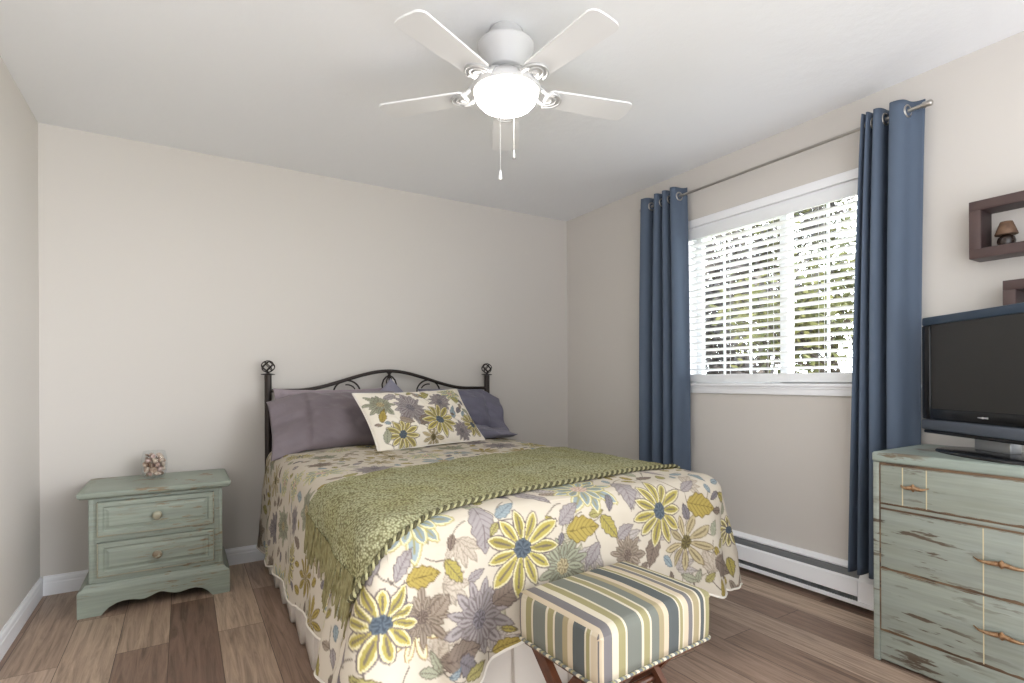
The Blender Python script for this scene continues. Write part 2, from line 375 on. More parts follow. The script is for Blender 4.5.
def sash(y0, y1, x0, x1, mun):
    f = MB(); t_ = .042
    f.box(x0, x1, y0, y1, WZ0, WZ0+t_, .003); f.box(x0, x1, y0, y1, WZ1-.012-t_, WZ1-.012, .003)
    f.box(x0, x1, y0, y0+t_, WZ0+t_, WZ1-.012-t_, .003); f.box(x0, x1, y1-t_, y1, WZ0+t_, WZ1-.012-t_, .003)
    so = f.build('sash', m_vinyl, win)
    MB().box((x0+x1)/2-.003, (x0+x1)/2+.003, y0+t_, y1-t_, WZ0+t_, WZ1-.012-t_).build('pane', m_pane, so)
    mb = MB()
    for y in mun: mb.box((x0+x1)/2+.004, (x0+x1)/2+.012, y-.006, y+.006, WZ0+t_, WZ1-.012-t_)
    mb.build('grille_bar', m_vinyl, so)
sash(1.72, WY1-.012, X+.085, X+.115, (2.165, 1.985))
sash(WY0+.012, 1.765, X+.052, X+.082, (1.515, 1.33))

# ------------------------------------------------------------------ venetian blind
bl = thing('venetian_blind', 'white horizontal slatted blind hanging in the window, slats tilted open', 'blind', (X+.03, 1.75, WZ0))
MB().box(X-.012, X+.006, WY0+.014, WY1-.014, 1.985, WZ1-.013, .003).box(X+.006, X+.05, WY0+.014, WY1-.014, 2.01, WZ1-.013, .002).build('headrail', m_vinyl, bl)
s_ = MB(); nsl = 20
for i in range(nsl):
    z = 1.158+i*.0418
    Mx = Matrix.Translation((X+.022, 1.75, z)) @ Matrix.Rotation(radians(12), 4, 'Y')
    pr = []
    for k in range(7):
        a = -1+2*k/6; pr.append((a*.0245, .0022*(1-a*a)))
    vs = [Mx @ Vector((px, sgn*(WY1-WY0-.03)/2, pz+dz)) for dz in (.002, -.002) for sgn in (-1, 1) for px, pz in pr]
    fs = [(k, k+1, 7+k+1, 7+k) for k in range(6)]+[(14+k+1, 14+k, 21+k, 21+k+1) for k in range(6)]
    fs += [(0, 7, 21, 14), (6, 20, 27, 13)]
    s_.add(vs, fs, True)
s_.build('slats', m_slat, bl)
MB().box(X-.006, X+.05, WY0+.016, WY1-.016, 1.080, 1.130, .006).build('bottom_rail', m_vinyl, bl)
for y in (2.08, 1.80, 1.52, 1.25):
    cd = MB()
    for xx in (X-.005, X+.049): cd.tube([(xx, y, 1.13), (xx, y, 2.0)], .0011, 5)
    cd.build('ladder_cord', m_vinyl, bl)
for y in (2.08, 1.80, 1.52): MB().lathe([(.0, 0), (.006, .001), (.006, .004), (.0, .006)], (X-.006, y, 1.092), 12, 'x', Matrix.Scale(-1, 4)).build('cord_plug', m_vinyl, bl)

# ------------------------------------------------------------------ curtains and rod
XR = X-.097; ZR = 2.256
rod = thing('curtain_rod', 'slim nickel curtain rod mounted on the wall above the window', 'curtain rod', (XR, 1.83, ZR))
MB().tube([(XR, 1.035, ZR), (XR, 2.635, ZR)], .008, 14).build('pole', m_steel, rod)
for y, sg in ((1.035, -1), (2.635, 1)):
    MB().tube([(XR, y, ZR), (XR, y+sg*.006, ZR), (XR, y+sg*.008, ZR), (XR, y+sg*.034, ZR), (XR, y+sg*.04, ZR), (XR, y+sg*.043, ZR)], [.009, .009, .0135, .0135, .011, .004], 16).build('finial', m_steel, rod)
for y in (1.10, 2.60):
    MB().tube([(XR, y, ZR-.002), (XR+.05, y, ZR-.012), (X-.002, y, ZR-.012)], .005, 8).lathe([(.018, 0), (.018, .004), (0, .0045)], (X-.0045, y, ZR-.012), 16, 'x').build('bracket', m_steel, rod)
def curtain(label, ext, ye0, ye1, ztop, zbot, at_, ab_, wid):
    """ext: (y, s) folds along the rod, s = -1 towards the room, +1 towards the wall"""
    root = thing('window_curtain', label, 'curtain', (XR, (ext[0][0]+ext[-1][0])/2, zbot))
    m = 14; rows = 70; E = np.array(ext); K = len(E); cols = (K-1)*m+1
    yt = E[:, 0]; f = np.linspace(0, 1, K); yb = ye0+(ye1-ye0)*(.45*f+.55*(yt-yt[0])/(yt[-1]-yt[0]))
    P = np.zeros((rows, cols, 3)); rr = random.Random(int(ye0*1000))
    dv = [rr.uniform(-1, 1) for _ in range(K)]
    for i in range(rows):
        q = i/(rows-1); e = q**.75; A = at_+(ab_-at_)*e; yy = yt*(1-e)+yb*e+np.array(dv)*.006*sin(q*4); sx_ = E[:, 1]*(1+.18*np.array(dv)*q)
        for c_ in range(cols):
            k = min(K-2, c_//m); t = (c_-k*m)/m; h = (1-cos(pi*t))/2; hy = t+.14*sin(2*pi*t)
            P[i, c_] = (XR+A*(sx_[k]*(1-h)+sx_[k+1]*h), yy[k]*(1-hy)+yy[k+1]*hy, ztop+(zbot-ztop)*q)
    MB().grid(P).build('cloth', m_blue, root, solid=.003, fix=False)
    for k in range(K-1):
        a, b_ = P[2, k*m+m//2-1], P[2, k*m+m//2+1]; d = Vector((b_-a)*np.array([1, 1, 0])).normalized()
        c0 = P[2, k*m+m//2]; c0 = Vector((XR, c0[1], ZR))
        ring = [c0+d*cos(a_)*.024+Vector((0, 0, 1))*sin(a_)*.024 for a_ in [2*pi*q/24 for q in range(24)]]
        MB().tube(ring, .0052, 8, closed=True).build('grommet', m_steel, root)
    return root
curtain('blue-grey curtain on the left of the window, behind the bed corner', [(2.634, .2), (2.622, -1), (2.522, 1), (2.503, -1), (2.455, 1), (2.435, -1), (2.39, 1), (2.370, -1), (2.312, .9)], 2.665, 2.295, 2.312, .20, .048, .056, 0)
curtain('blue-grey curtain on the right of the window, beside the television', [(1.246, -1), (1.235, 1), (1.225, -1), (1.210, 1), (1.194, -1), (1.146, 1), (1.130, -1), (1.036, .9)], 1.312, 1.068, 2.300, .205, .050, .056, 0)

# ------------------------------------------------------------------ baseboard heater
hy0, hy1 = 1.175, 3.02
ht = thing('baseboard_heater', 'long white electric baseboard heater low on the wall under the window', 'heater', (X, 2.0, .027))
def hp(pr, y0, y1, nm, m):
    vs = [(X-d, y, z) for y in (y0, y1) for d, z in pr]; k = len(pr)
    return MB().add(vs, [(i, (i+1) % k, k+(i+1) % k, k+i) for i in range(k)]+[tuple(range(k)), tuple(range(k, 2*k))]).build(nm, m, ht, smooth_angle=20)
hp([(0, .027), (.004, .027), (.004, .207), (0, .207)], hy0, hy1, 'back_plate', m_heat)
hp([(.004, .186), (.030, .180), (.034, .184), (.034, .190), (.008, .207), (.004, .207)], hy0, hy1, 'top_cover', m_heat)
hp([(.050, .070), (.062, .068), (.064, .072), (.060, .142), (.048, .150), (.046, .147), (.056, .139)], hy0+.14, hy1-.14, 'front_panel', m_heat)
hp([(.004, .027), (.066, .027), (.067, .045), (.063, .047), (.062, .033), (.004, .033)], hy0, hy1, 'bottom_lip', m_heat)
gm = MB(); gm.box(X-.040, X-.0045, hy0+.14, hy1-.14, .04, .178)
gm.build('heating_element', m_grille, ht)
fn = MB(); y = hy0+.15
while y < hy1-.15: fn.box(X-.055, X-.0405, y, y+.003, .040, .066); y += .012
o = fn.build('fins', m_grille, ht); o['kind'] = 'stuff'
for a, b in ((hy0, hy0+.139), (hy1-.139, hy1)):
    hp([(.004, .0335), (.062, .0335), (.0625, .072), (.058, .142), (.03, .1785), (.004, .1855)], a, b, 'end_cap', m_heat)

# ------------------------------------------------------------------ nightstand
ns = thing('nightstand', 'sage green distressed two-drawer nightstand in the left corner beside the bed', 'nightstand', (-.11, 3.38, 0))
YP = 3.172; YBk = 3.605
arc = [(-.425, 0), (-.335, 0), (-.325, .012), (-.305, .032), (-.275, .047), (-.245, .054), (-.21, .051), (-.185, .044), (-.165, .043), (-.14, .052), (-.115, .063), (-.10, .066), (-.085, .063), (-.06, .052), (-.035, .045), (-.012, .046), (.02, .053), (.05, .055), (.08, .045), (.105, .026), (.118, .010), (.125, 0), (.205, 0)]
MB().prism(arc+[(.205, .115), (-.425, .115)], YP, YP+.018, 'xz').build('plinth_front', m_green, ns)
for x0 in (-.425, .187): MB().box(x0, x0+.018, YP+.018, YBk, 0, .115, .002).build('plinth_side', m_green, ns)
MB().add([(x, y, z) for z, e in ((.115, 0), (.121, .003), (.131, .020), (.146, .028)) for x, y in ((-.425+e, YP+e*.6), (.205-e, YP+e*.6), (.205-e, YBk), (-.425+e, YBk))],
         [(i*4+k, i*4+(k+1) % 4, i*4+4+(k+1) % 4, i*4+4+k) for i in range(3) for k in range(4)]+[(0, 1, 2, 3), (12, 13, 14, 15)]).build('plinth_moulding', m_green, ns)
YC = 3.198
c = MB(); c.box(-.384, -.366, YC, YBk, .146, .548, .002); c.box(.154, .172, YC, YBk, .146, .548, .002); c.box(-.366, .154, YBk-.01, YBk, .146, .548)
c.box(-.366, -.352, YC, YC+.02, .146, .548); c.box(.134, .154, YC, YC+.02, .146, .548); c.box(-.352, .134, YC, YC+.02, .532, .548); c.box(-.352, .134, YC, YC+.02, .338, .366); c.box(-.352, .134, YC, YC+.02, .146, .174)
c.build('carcass', m_green, ns)
tp = [(.005, .548), (.022, .552), (.03, .56), (.034, .572), (.034, .578), (.028, .583), (0, .585)]
vs = []; fs = []
for e, z in tp:
    vs += [(-.391-e, YC-.004-e*.9, z), (.177+e, YC-.004-e*.9, z), (.177+e, YBk+.005, z), (-.391-e, YBk+.005, z)]
for i in range(len(tp)-1):
    for k in range(4): fs.append((i*4+k, i*4+(k+1) % 4, i*4+4+(k+1) % 4, i*4+4+k))
fs += [(0, 1, 2, 3), tuple(range(len(vs)-4, len(vs)))]
MB().add(vs, fs).build('top', m_green, ns)
for z0, z1 in ((.368, .530), (.176, .336)):
    d = MB(); vs = []; fs = []
    rings = [(0, YC-.001), (0, YC-.012), (.005, YC-.016), (.022, YC-.016), (.028, YC-.009), (.034, YC-.009), (.046, YC-.014)]
    for e, y in rings: vs += [(-.350+e, y, z0+e), (.132-e, y, z0+e), (.132-e, y, z1-e), (-.350+e, y, z1-e)]
    for i in range(len(rings)-1):
        for k in range(4): fs.append((i*4+k, i*4+(k+1) % 4, i*4+4+(k+1) % 4, i*4+4+k))
    fs.append(tuple(range(len(vs)-4, len(vs))))
    d.add(vs, fs); d.box(-.345, .127, YC, YC+.34, z0+.01, z1-.01)
    dr = d.build('drawer', m_green, ns, smooth_angle=15)
    e = MB()
    for a in ((-.351, -.347, z0, z1), (.129, .133, z0, z1)): e.box(a[0], a[1], YC-.0165, YC-.002, a[2], a[3], .001)
    e.box(-.351, .133, YC-.0165, YC-.002, z0-.001, z0+.0035, .001)
    e.build('worn_edge', m_green_edge, dr)
    MB().lathe([(.008, .0), (.008, -.006), (.0175, -.012), (.021, -.018), (.020, -.023), (.013, -.027), (0, -.028)], (-.112, YC-.014, (z0+z1)/2-.004), 24, 'y').build('knob', m_green_edge, dr)

# glass bowl of shells
gx, gy, gz = -.135, 3.475, .585
gb = MB().lathe([(0, .0), (.040, .0), (.046, .004), (.056, .03), (.061, .065), (.058, .105), (.050, .14), (.0485, .143)], (gx, gy, gz+.0005), 40).build('glass_bowl', m_glass, None, (gx, gy, gz))
tag(gb, 'small clear glass bowl holding seashells on the green nightstand', 'bowl')
def shell_mesh(kind):
    mb = MB()
    if kind == 0:     # whelk: tapering whorls
        pr = [(0, -.019), (.004, -.016), (.010, -.008), (.0125, .0), (.010, .004), (.0105, .006), (.0075, .010), (.008, .012), (.005, .015), (.0052, .0165), (.002, .0205), (0, .022)]
        mb.lathe(pr, (0, 0, 0), 14)
    elif kind == 1:   # ribbed cockle
        n, m = 18, 7; P = []
        for i in range(m):
            a = pi/2*i/(m-1); row = []
            for k in range(n):
                th = 2*pi*k/n; r = .016*cos(a)*(1+.06*sin(9*th)); row.append((r*cos(th)*1.15, r*sin(th)-.003*sin(a), .0095*sin(a)))
            P.append(row)
        mb.grid(P, True); mb.add([P[0][k] for k in range(n)], [tuple(range(n))[::-1]], True)
    else:             # cowrie
        pr = [(0, -.015), (.005, -.0135), (.0095, -.008), (.0115, 0), (.009, .009), (.0045, .0135), (0, .0145)]
        mb.lathe(pr, (0, 0, 0), 14)
    return mb
protos = [shell_mesh(k).build('seashell', m_shell[k]) for k in range(3)]
spots = []
for lz, n, rr in ((.024, 5, .026), (.047, 7, .036), (.071, 7, .038), (.095, 7, .036), (.118, 5, .028)):
    for k in range(n): a = 2*pi*k/n+lz*60; spots.append((gx+rr*cos(a), gy+rr*sin(a), gz+lz))
    if rr > .03: spots.append((gx, gy, gz+lz))
for i, p in enumerate(spots):
    k = i % 3; o = protos[k] if i < 3 else protos[k].copy()
    if i >= 3: COL.objects.link(o)
    o.location = p; o.rotation_euler = (random.uniform(0, 6), random.uniform(0, 6), random.uniform(0, 6)); s = random.uniform(.95, 1.2); o.scale = (s, s, s)
    tag(o, 'small cream and brown seashell heaped in the glass bowl on the nightstand', 'seashell', 'seashells in the glass bowl')

# ------------------------------------------------------------------ chest of drawers
cx0, cy0, cy1 = 2.303, .273, 1.057
ch = thing('chest_of_drawers', 'distressed green three-drawer chest carrying the television by the right wall', 'dresser', (2.53, .665, 0))
b = MB(); XB = 2.755
b.box(cx0, XB, cy1-.022, cy1, .004, .776, .004); b.box(cx0, XB, cy0, cy0+.022, .004, .776, .004); b.box(XB-.008, XB, cy0+.022, cy1-.022, .02, .776)
b.box(cx0+.004, XB-.01, cy0+.022, cy1-.022, .601, .614, .002)
b.build('carcass', m_dres, ch)
MB().box(cx0+.006, cx0+.03, cy0+.022, cy1-.022, .012, .124, .003).build('plinth', m_dres, ch)
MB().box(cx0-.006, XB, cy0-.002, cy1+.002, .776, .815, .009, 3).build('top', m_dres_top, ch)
# worn brown bands in the joints between the drawers
for z0, z1 in ((.766, .776), (.614, .620), (.594, .601), (.364, .371), (.124, .131)):
    MB().box(cx0+.003, cx0+.02, cy0+.0225, cy1-.0225, z0, z1).build('worn_joint', m_brown_edge, ch)
for y0 in (cy1-.0262, cy0+.0222): MB().box(cx0+.002, cx0+.02, y0, y0+.004, .131, .766).build('worn_stile_edge', m_brown_edge, ch)
def drawer(z0, z1, pulls, half):
    d = MB().box(cx0, cx0+.02, cy0+.0265, cy1-.0265, z0, z1, .003).box(cx0+.02, XB-.03, cy0+.04, cy1-.04, z0+.006, z1-.006)
    dr = d.build('drawer', m_dres, ch)
    zc = z0+(z1-z0)*.52
    rg_ = random.Random(int(z0*1000))
    for ze, sg in ((z0+.001, 1), (z1-.001, -1)):          # bare wood along the rubbed long edges, uneven in width
        yy = cy0+.0275; top = []; bot = []; wdt = .002
        while yy < cy1-.0275:
            wdt = max(.0004, min(.010, wdt+rg_.uniform(-.0022, .0022)-(wdt-.0012)*.3)); bot.append((cx0-.0004, yy, ze)); top.append((cx0-.0004, yy, ze+sg*wdt)); yy += rg_.uniform(.006, .018)
        n_ = len(bot); bk = [(cx0+.003, b_[1], b_[2]) for b_ in bot]+[(cx0+.003, b_[1], b_[2]) for b_ in top]
        MB().add(bot+top+bk, [(i, i+1, n_+i+1, n_+i) for i in range(n_-1)]+[(n_+i, n_+i+1, 3*n_+i+1, 3*n_+i) for i in range(n_-1)]).build('worn_edge', m_brown_edge, dr)
    for yc, off in pulls:
        for s in off: MB().box(cx0-.0008, cx0+.002, yc+s-.0016, yc+s+.0016, z0+.002, z1-.002).build('inlay_line', m_inlay, dr)
        h = MB(); xo = cx0-.016
        n = 9
        for sg in (-1, 1):
            pts = []; rs = []
            for k in range(n):
                q = k/(n-1); pts.append((xo-.004*sin(pi*q)+.014*max(0, q-.75)*4*.9, yc+sg*half*(.12+.88*q), zc-.004*sin(pi*q)+.003*q)); rs.append(.0072*(1-q)**.8+.0016)
            h.tube(pts, rs, 10)
        h.tube([(cx0, yc-.012, zc), (xo, yc-.012, zc)], .003, 8); h.tube([(cx0, yc+.012, zc), (xo, yc+.012, zc)], .003, 8)
        dm = [(0, -.010), (.006, -.009), (.0135, -.002), (.0135, .002), (.006, .009), (0, .010)]
        h.lathe([(0, -.006), (.010, -.005), (.0155, 0), (.009, .006), (.005, .009), (0, .0095)], (xo, yc, zc), 4, 'x', mat=None)
        h.build('pull', m_brass, dr, smooth_angle=30)
drawer(.620, .766, ((.915, (.040, -.036)), (.415, (.036, -.040))), .044)
drawer(.371, .594, ((.665, (.052, -.052)),), .078)
drawer(.131, .364, ((.665, (.052, -.052)),), .078)

# ------------------------------------------------------------------ television
tvA = Vector((2.612, 1.012)); tdir = Vector((-.55, -.835)).normalized(); TW = .60
tvC = tvA+tdir*TW/2
tr_ = thing('television', 'black flat-screen television with a blue-grey speaker bar on the green chest', 'television', (tvC.x, tvC.y, .8155))
TM = Matrix(((tdir.x, -tdir.y, 0, tvC.x), (tdir.y, tdir.x, 0, tvC.y), (0, 0, 1, 0), (0, 0, 0, 1)))
# local: x along the width (left edge seen from the bed side at -TW/2), y backwards is +
# facing direction must be towards -X of the room
nb = Vector((-tdir.y, tdir.x)); sgn = 1 if nb.x > 0 else -1
def tb(x0, x1, d0, d1, z0, z1, bev=.004, seg=2):   # d measured backwards from the front plane
    a, b_ = sorted((sgn*d0, sgn*d1)); return (x0, x1, a, b_, z0, z1, bev, seg, TM)
hw = TW/2; zt = 1.349; zb = .876
MB().box(*tb(-hw+.004, hw-.004, .022, .06, .925, zt-.004, .01)).box(*tb(-.2, .2, .06, .105, .96, 1.27, .02)).build('back_shell', m_tv, tr_)
MB().box(*tb(-hw, hw, 0, .03, zt-.034, zt, .006)).build('top_bezel', m_tv_top, tr_)
MB().box(*tb(-hw, -hw+.044, 0, .03, .934, zt-.034, .005)).box(*tb(hw-.044, hw, 0, .03, .934, zt-.034, .005)).box(*tb(-hw+.044, hw-.044, 0.001, .03, .934, .977, .004)).build('bezel', m_tv, tr_)
MB().box(*tb(-hw+.044, hw-.044, .008, .022, .977, zt-.034, 0)).build('screen', m_screen, tr_)
MB().box(*tb(-hw, hw, -.004, .04, .890, .933, .008)).build('speaker_bar', m_tv_bar, tr_)
MB().box(*tb(-hw+.004, hw-.004, .004, .05, zb, .889, .004)).build('lower_edge', m_tv, tr_)
lg = MB()
for s in (-1, 1):
    q = [(s*.0035, .0022), (s*.022, .0034 if s > 0 else .0012), (s*.022, -.0034 if s > 0 else -.0012), (s*.0035, -.0022)]
    vs = [TM @ Vector((a, sgn*(d), .956+b_)) for d in (-.0005, .002) for a, b_ in q]
    lg.add(vs, [(0, 1, 2, 3), (4, 5, 6, 7), (0, 1, 5, 4), (1, 2, 6, 5), (2, 3, 7, 6), (3, 0, 4, 7)])
lg.lathe([(0, -.002), (.004, -.002), (.004, .002), (0, .002)], tuple(TM @ Vector((0, sgn*.0012, .956))), 14, 'x')
lg.build('maker_badge', mat('silver_badge', (200, 200, 204), .3, .6), tr_)
MB().box(*tb(-.075, .075, .03, .07, .835, zb, .004)).build('neck', mat('satin_grey_neck', (150, 152, 154), .3, .5), tr_)
bs = []
for k in range(48):
    a = 2*pi*k/48; ca, sa = cos(a), sin(a)
    bs.append((.225*abs(ca)**.75*(1 if ca > 0 else -1), .115*abs(sa)**.9*(1 if sa > 0 else -1)))
pr = [(1, .8155), (1.0, .819), (.975, .825), (.9, .829), (.35, .836)]
P = [[tuple(TM @ Vector((x*e, sgn*.045+y*e, z))) for x, y in bs] for e, z in pr]
mb = MB().grid(P, True); mb.add(P[0], [tuple(range(48))[::-1]], True); mb.add(P[-1], [tuple(range(48))], True)
mb.build('stand_base', m_tv, tr_)

# ------------------------------------------------------------------ box shelves on the right wall
def box_shelf(y1, z1, wd, hgt, label):
    r = thing('box_shelf', label, 'wall shelf', (X, y1-wd/2, z1-hgt), 'dark box shelves on the right wall')
    x0, x1 = 2.668, X-.001; t_ = .037
    f = MB(); f.box(x0, x1, y1-wd, y1, z1-t_, z1, .0015); f.box(x0, x1, y1-wd, y1, z1-hgt, z1-hgt+t_, .0015)
    f.box(x0, x1, y1-t_, y1, z1-hgt+t_, z1-t_, .0015); f.box(x0, x1, y1-wd, y1-wd+t_, z1-hgt+t_, z1-t_, .0015)
    f.build('frame', m_frame, r)
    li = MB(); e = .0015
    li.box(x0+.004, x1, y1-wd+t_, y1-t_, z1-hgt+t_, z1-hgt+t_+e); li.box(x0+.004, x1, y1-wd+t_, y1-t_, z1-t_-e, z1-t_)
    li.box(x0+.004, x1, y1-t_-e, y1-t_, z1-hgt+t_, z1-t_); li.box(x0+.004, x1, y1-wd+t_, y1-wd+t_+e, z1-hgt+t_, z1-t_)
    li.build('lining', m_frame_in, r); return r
box_shelf(.871, 1.797, .33, .226, 'dark brown open box shelf holding the little lamp, the higher of two')
box_shelf(.769, 1.470, .33, .226, 'dark brown open box shelf above the television, the lower of two')
lx, ly, lz = 2.722, .772, 1.797-.226+.037+.0015
lp = thing('lamp_ornament', 'miniature lamp ornament with a brown shade in the dark box shelf', 'ornament', (lx, ly, lz))
MB().lathe([(0, 0), (.024, 0), (.026, .006), (.028, .02), (.025, .034), (.014, .042), (.008, .05), (.006, .056), (0, .057)], (lx, ly, lz), 24).build('base', m_lbase, lp)
MB().lathe([(.035, .044), (.036, .046), (.026, .075), (.0195, .094), (.0185, .095), (.034, .045)], (lx, ly, lz), 12).build('shade', m_shade, lp)
MB().lathe([(.0, .056), (.003, .056), (.003, .088), (0, .089)], (lx, ly, lz), 10).build('stem', m_lbase, lp)

# ------------------------------------------------------------------ ceiling fan
FX, FY = 1.064, 1.768
fan = thing('ceiling_fan', 'white five-blade ceiling fan with a lit frosted bowl light', 'ceiling fan', (FX, FY, H))
MB().lathe([(.062, 0), (.066, -.004), (.066, -.038), (.070, -.043), (.100, -.050), (.109, -.058), (.109, -.068), (.103, -.077), (.090, -.105), (.080, -.130), (.072, -.148), (.068, -.152), (0, -.152)], (FX, FY, H), 48).build('motor_housing', m_fan, fan)
MB().lathe([(.05, -.152), (.056, -.156), (.058, -.186), (.05, -.190)], (FX, FY, H), 32).build('flywheel', m_fan_metal, fan)
for k in range(10):
    a = 2*pi*k/10; MB().lathe([(0, -.003), (.005, -.003), (.005, .003), (0, .003)], (FX+.058*cos(a), FY+.058*sin(a), H-.172), 8, 'z', Matrix.Rotation(pi/2, 3, Vector((-sin(a), cos(a), 0)))).build('screw', m_screw, fan)
MB().lathe([(.05, -.190), (.10, -.195), (.124, -.204), (.132, -.220), (.130, -.232), (.124, -.236), (.122, -.232), (.05, -.198)], (FX, FY, H), 48).build('light_rim', m_fan, fan)
MB().lathe([(.123, -.228), (.1225, -.245), (.115, -.266), (.099, -.284), (.072, -.298), (.041, -.306), (0, -.308)], (FX, FY, H), 48).build('globe', m_globe, fan)
ZB = -.228
for k in range(5):
    a = radians(59.5+72*k); Mz = Matrix.Translation((FX, FY, H)) @ Matrix.Rotation(a, 4, 'Z'); tilt = Matrix.Rotation(radians(-4), 4, 'X')
    # blade outline, x along the blade
    L0, L1, w0, w1 = .180, .528, .052, .065
    pts = []
    for q in range(9): t = q/8; pts.append((L0+t*(L1-.03-L0), -(w0+(w1-w0)*t)))
    for q in range(1, 8): an = -pi/2+pi*q/8; pts.append((L1-.03+.03*cos(an)*1.0, w1*abs(sin(an))**.45*(1 if sin(an) > 0 else -1)))
    for q in range(9): t = 1-q/8; pts.append((L0+t*(L1-.03-L0), (w0+(w1-w0)*t)))
    for q in range(1, 6): an = pi/2+pi*q/6; pts.append((L0+.02*cos(an), w0*sin(an)))
    bm = MB(); vs = [Mz @ (Matrix.Translation((0, 0, ZB)) @ tilt @ Vector((x, y, dz))) for dz in (.0035, -.0035) for x, y in pts]; n = len(pts)
    bm.add(vs, [tuple(range(n)), tuple(range(2*n-1, n-1, -1))]+[(i, (i+1) % n, n+(i+1) % n, n+i) for i in range(n)])
    bo = bm.build('blade', m_blade, fan, smooth_angle=30)
    ir = MB()
    Q = lambda x, y, z: Mz @ Vector((x, y, z))
    for s in (-1, 1):
        ir.tube([Q(.05, s*.014, -.175), Q(.085, s*.02, -.182), Q(.125, s*.03, -.205), Q(.15, s*.036, -.231), Q(.185, s*.038, ZB-.009)], [.007, .007, .008, .008, .006], 8)
    # rounded scroll plate under the blade root
    pl = []
    for q in range(25): an = -pi/2+pi*q/24; pl.append((.165+.062*cos(an), .05*sin(an)))
    TT = Matrix.Translation((0, 0, ZB)) @ tilt
    vs = [Mz @ (TT @ Vector((x, y, dz))) for dz in (-.0045, -.009) for x, y in pl]; n = len(pl)
    ir.add(vs, [tuple(range(n)), tuple(range(2*n-1, n-1, -1))]+[(i, (i+1) % n, n+(i+1) % n, n+i) for i in range(n)])
    for rr in (.052, .036, .02):
        ir.tube([Mz @ (TT @ Vector((.165+rr*1.12*cos(an), rr*.92*sin(an), -.010))) for an in [-pi/2+pi*q/16 for q in range(17)]], .0042, 6)
    ir.build('blade_iron', m_fan_metal, bo)
# pull chains hang beside the bowl
for (px_, py_), zl, m_f, nm in (((FX-.089, FY-.104), -.585, m_fobw, 'white'), ((FX+.094, FY+.097), -.40, m_fob, 'grey')):
    pc = MB().tube([(px_, py_, H-.230), (px_, py_, H+zl)], .001, 6)
    z = -.24
    while z > zl: pc.lathe([(0, -.0018), (.0018, 0), (0, .0018)], (px_, py_, H+z), 6); z -= .0075
    po = pc.build('pull_chain', m_chain, fan)
    lab(MB().lathe([(0, .0), (.003, -.001), (.004, -.008), (.0068, -.028), (.0062, -.034), (0, -.036)], (px_, py_, H+zl), 14).build('chain_fob', m_f, po), nm+' chain fob')

# ------------------------------------------------------------------ bed frame
bed = thing('bed', 'double bed with a dark metal scrolled headboard against the back wall', 'bed', (1.2, 2.55, 0))
PX0, PX1, PY = .441, 1.961, 3.565
for px_ in (PX0, PX1):
    p = MB().tube([(px_, PY, 0), (px_, PY, 1.138)], .0205, 20)
    po = p.build('post', m_dark_metal, bed)
    f = MB().lathe([(.026, 1.138), (.040, 1.140), (.041, 1.143), (.030, 1.146), (.010, 1.149), (.007, 1.157), (0, 1.158)], (px_, PY, 0), 24)
    R = .035; zc = 1.190
    for k in range(5):      # wire cage of crossing spirals
        for sg in (-1, 1):
            pts = []
            for q in range(21):
                th = pi*q/20; a = 2*pi*k/5+sg*th*.9; pts.append((px_+R*1.08*sin(th)*cos(a), PY+R*1.08*sin(th)*sin(a), zc-R*cos(th)))
            f.tube(pts, .0029, 6)
    f.build('finial', m_dark_metal, po)
def arch(x):
    t = min(1, abs(x-1.201)/.60); s_ = t*t*(3-2*t); return 1.166-(1.166-1.042)*s_
pts = [(PX0+(PX1-PX0)*k/60, PY, arch(PX0+(PX1-PX0)*k/60)) for k in range(61)]
MB().tube(pts, .0115, 12).build('arch_rail', m_dark_metal, bed)
MB().tube([(PX0, PY, .80), (PX1, PY, .80)], .009, 10).build('lower_rail', m_dark_metal, bed)
MB().tube([(PX0, PY, .45), (PX1, PY, .45)], .011, 10).build('lower_rail', m_dark_metal, bed)
for k in range(1, 8):
    x = PX0+(PX1-PX0)*k/8
    MB().tube([(x, PY, .45), (x, PY, .80)], .006, 8).build('spindle', m_dark_metal, bed)
def arc_pts(cx, cz, r, a0, a1, n=18): return [(cx+r*cos(radians(a0+(a1-a0)*k/n)), PY, cz+r*sin(radians(a0+(a1-a0)*k/n))) for k in range(n+1)]
for s in (-1, 1):
    sc_ = MB(); cx = 1.201+s*.285
    a = arc_pts(cx, 1.015, .088, 15, 165); sc_.tube(a, .0058, 8)
    # inner curl
    sc_.tube([(cx-s*(.088-.006*k*.5)*cos(radians(15+9*k))*1.0 if k < 2 else cx-s*.06*cos(radians(10+10*k)), PY, 1.015+(.06)*sin(radians(10+10*k))) for k in range(2, 10)], .0045, 8)
    sc_.tube([(cx-.085, PY, 1.037), (cx-.085, PY, .80)], .0055, 8); sc_.tube([(cx+.085, PY, 1.037), (cx+.085, PY, .80)], .0055, 8)
    sc_.build('scroll', m_dark_metal, bed)
cm = MB()
cm.tube([(1.201, PY, 1.16), (1.201, PY, .80)], .0055, 8)
for s in (-1, 1):
    cm.tube([(1.201+s*.004, PY, 1.146), (1.201+s*.020, PY, 1.162)], .0045, 8)
    cm.tube([(1.201+s*x, PY, z) for x, z in ((.004, 1.132), (.022, 1.125), (.040, 1.105), (.050, 1.075), (.048, 1.05))], .0055, 8)
    cm.tube([(1.201+s*x, PY, z) for x, z in ((.004, 1.128), (.014, 1.115), (.020, 1.09), (.018, 1.07))], .0045, 8)
cm.lathe([(0, -.01), (.010, -.006), (.012, 0), (.010, .006), (0, .01)], (1.201, PY, 1.136), 12)
cm.build('centre_ornament', m_dark_metal, bed)
sf = MB()
for x in (PX0+.012, PX1-.052): sf.box(x, x+.04, 1.56, 3.55, .20, .24, .003)
sf.box(PX0+.0525, PX1-.0525, 1.56, 1.60, .20, .24, .003)
sf.build('side_rail', m_dark_metal, bed)
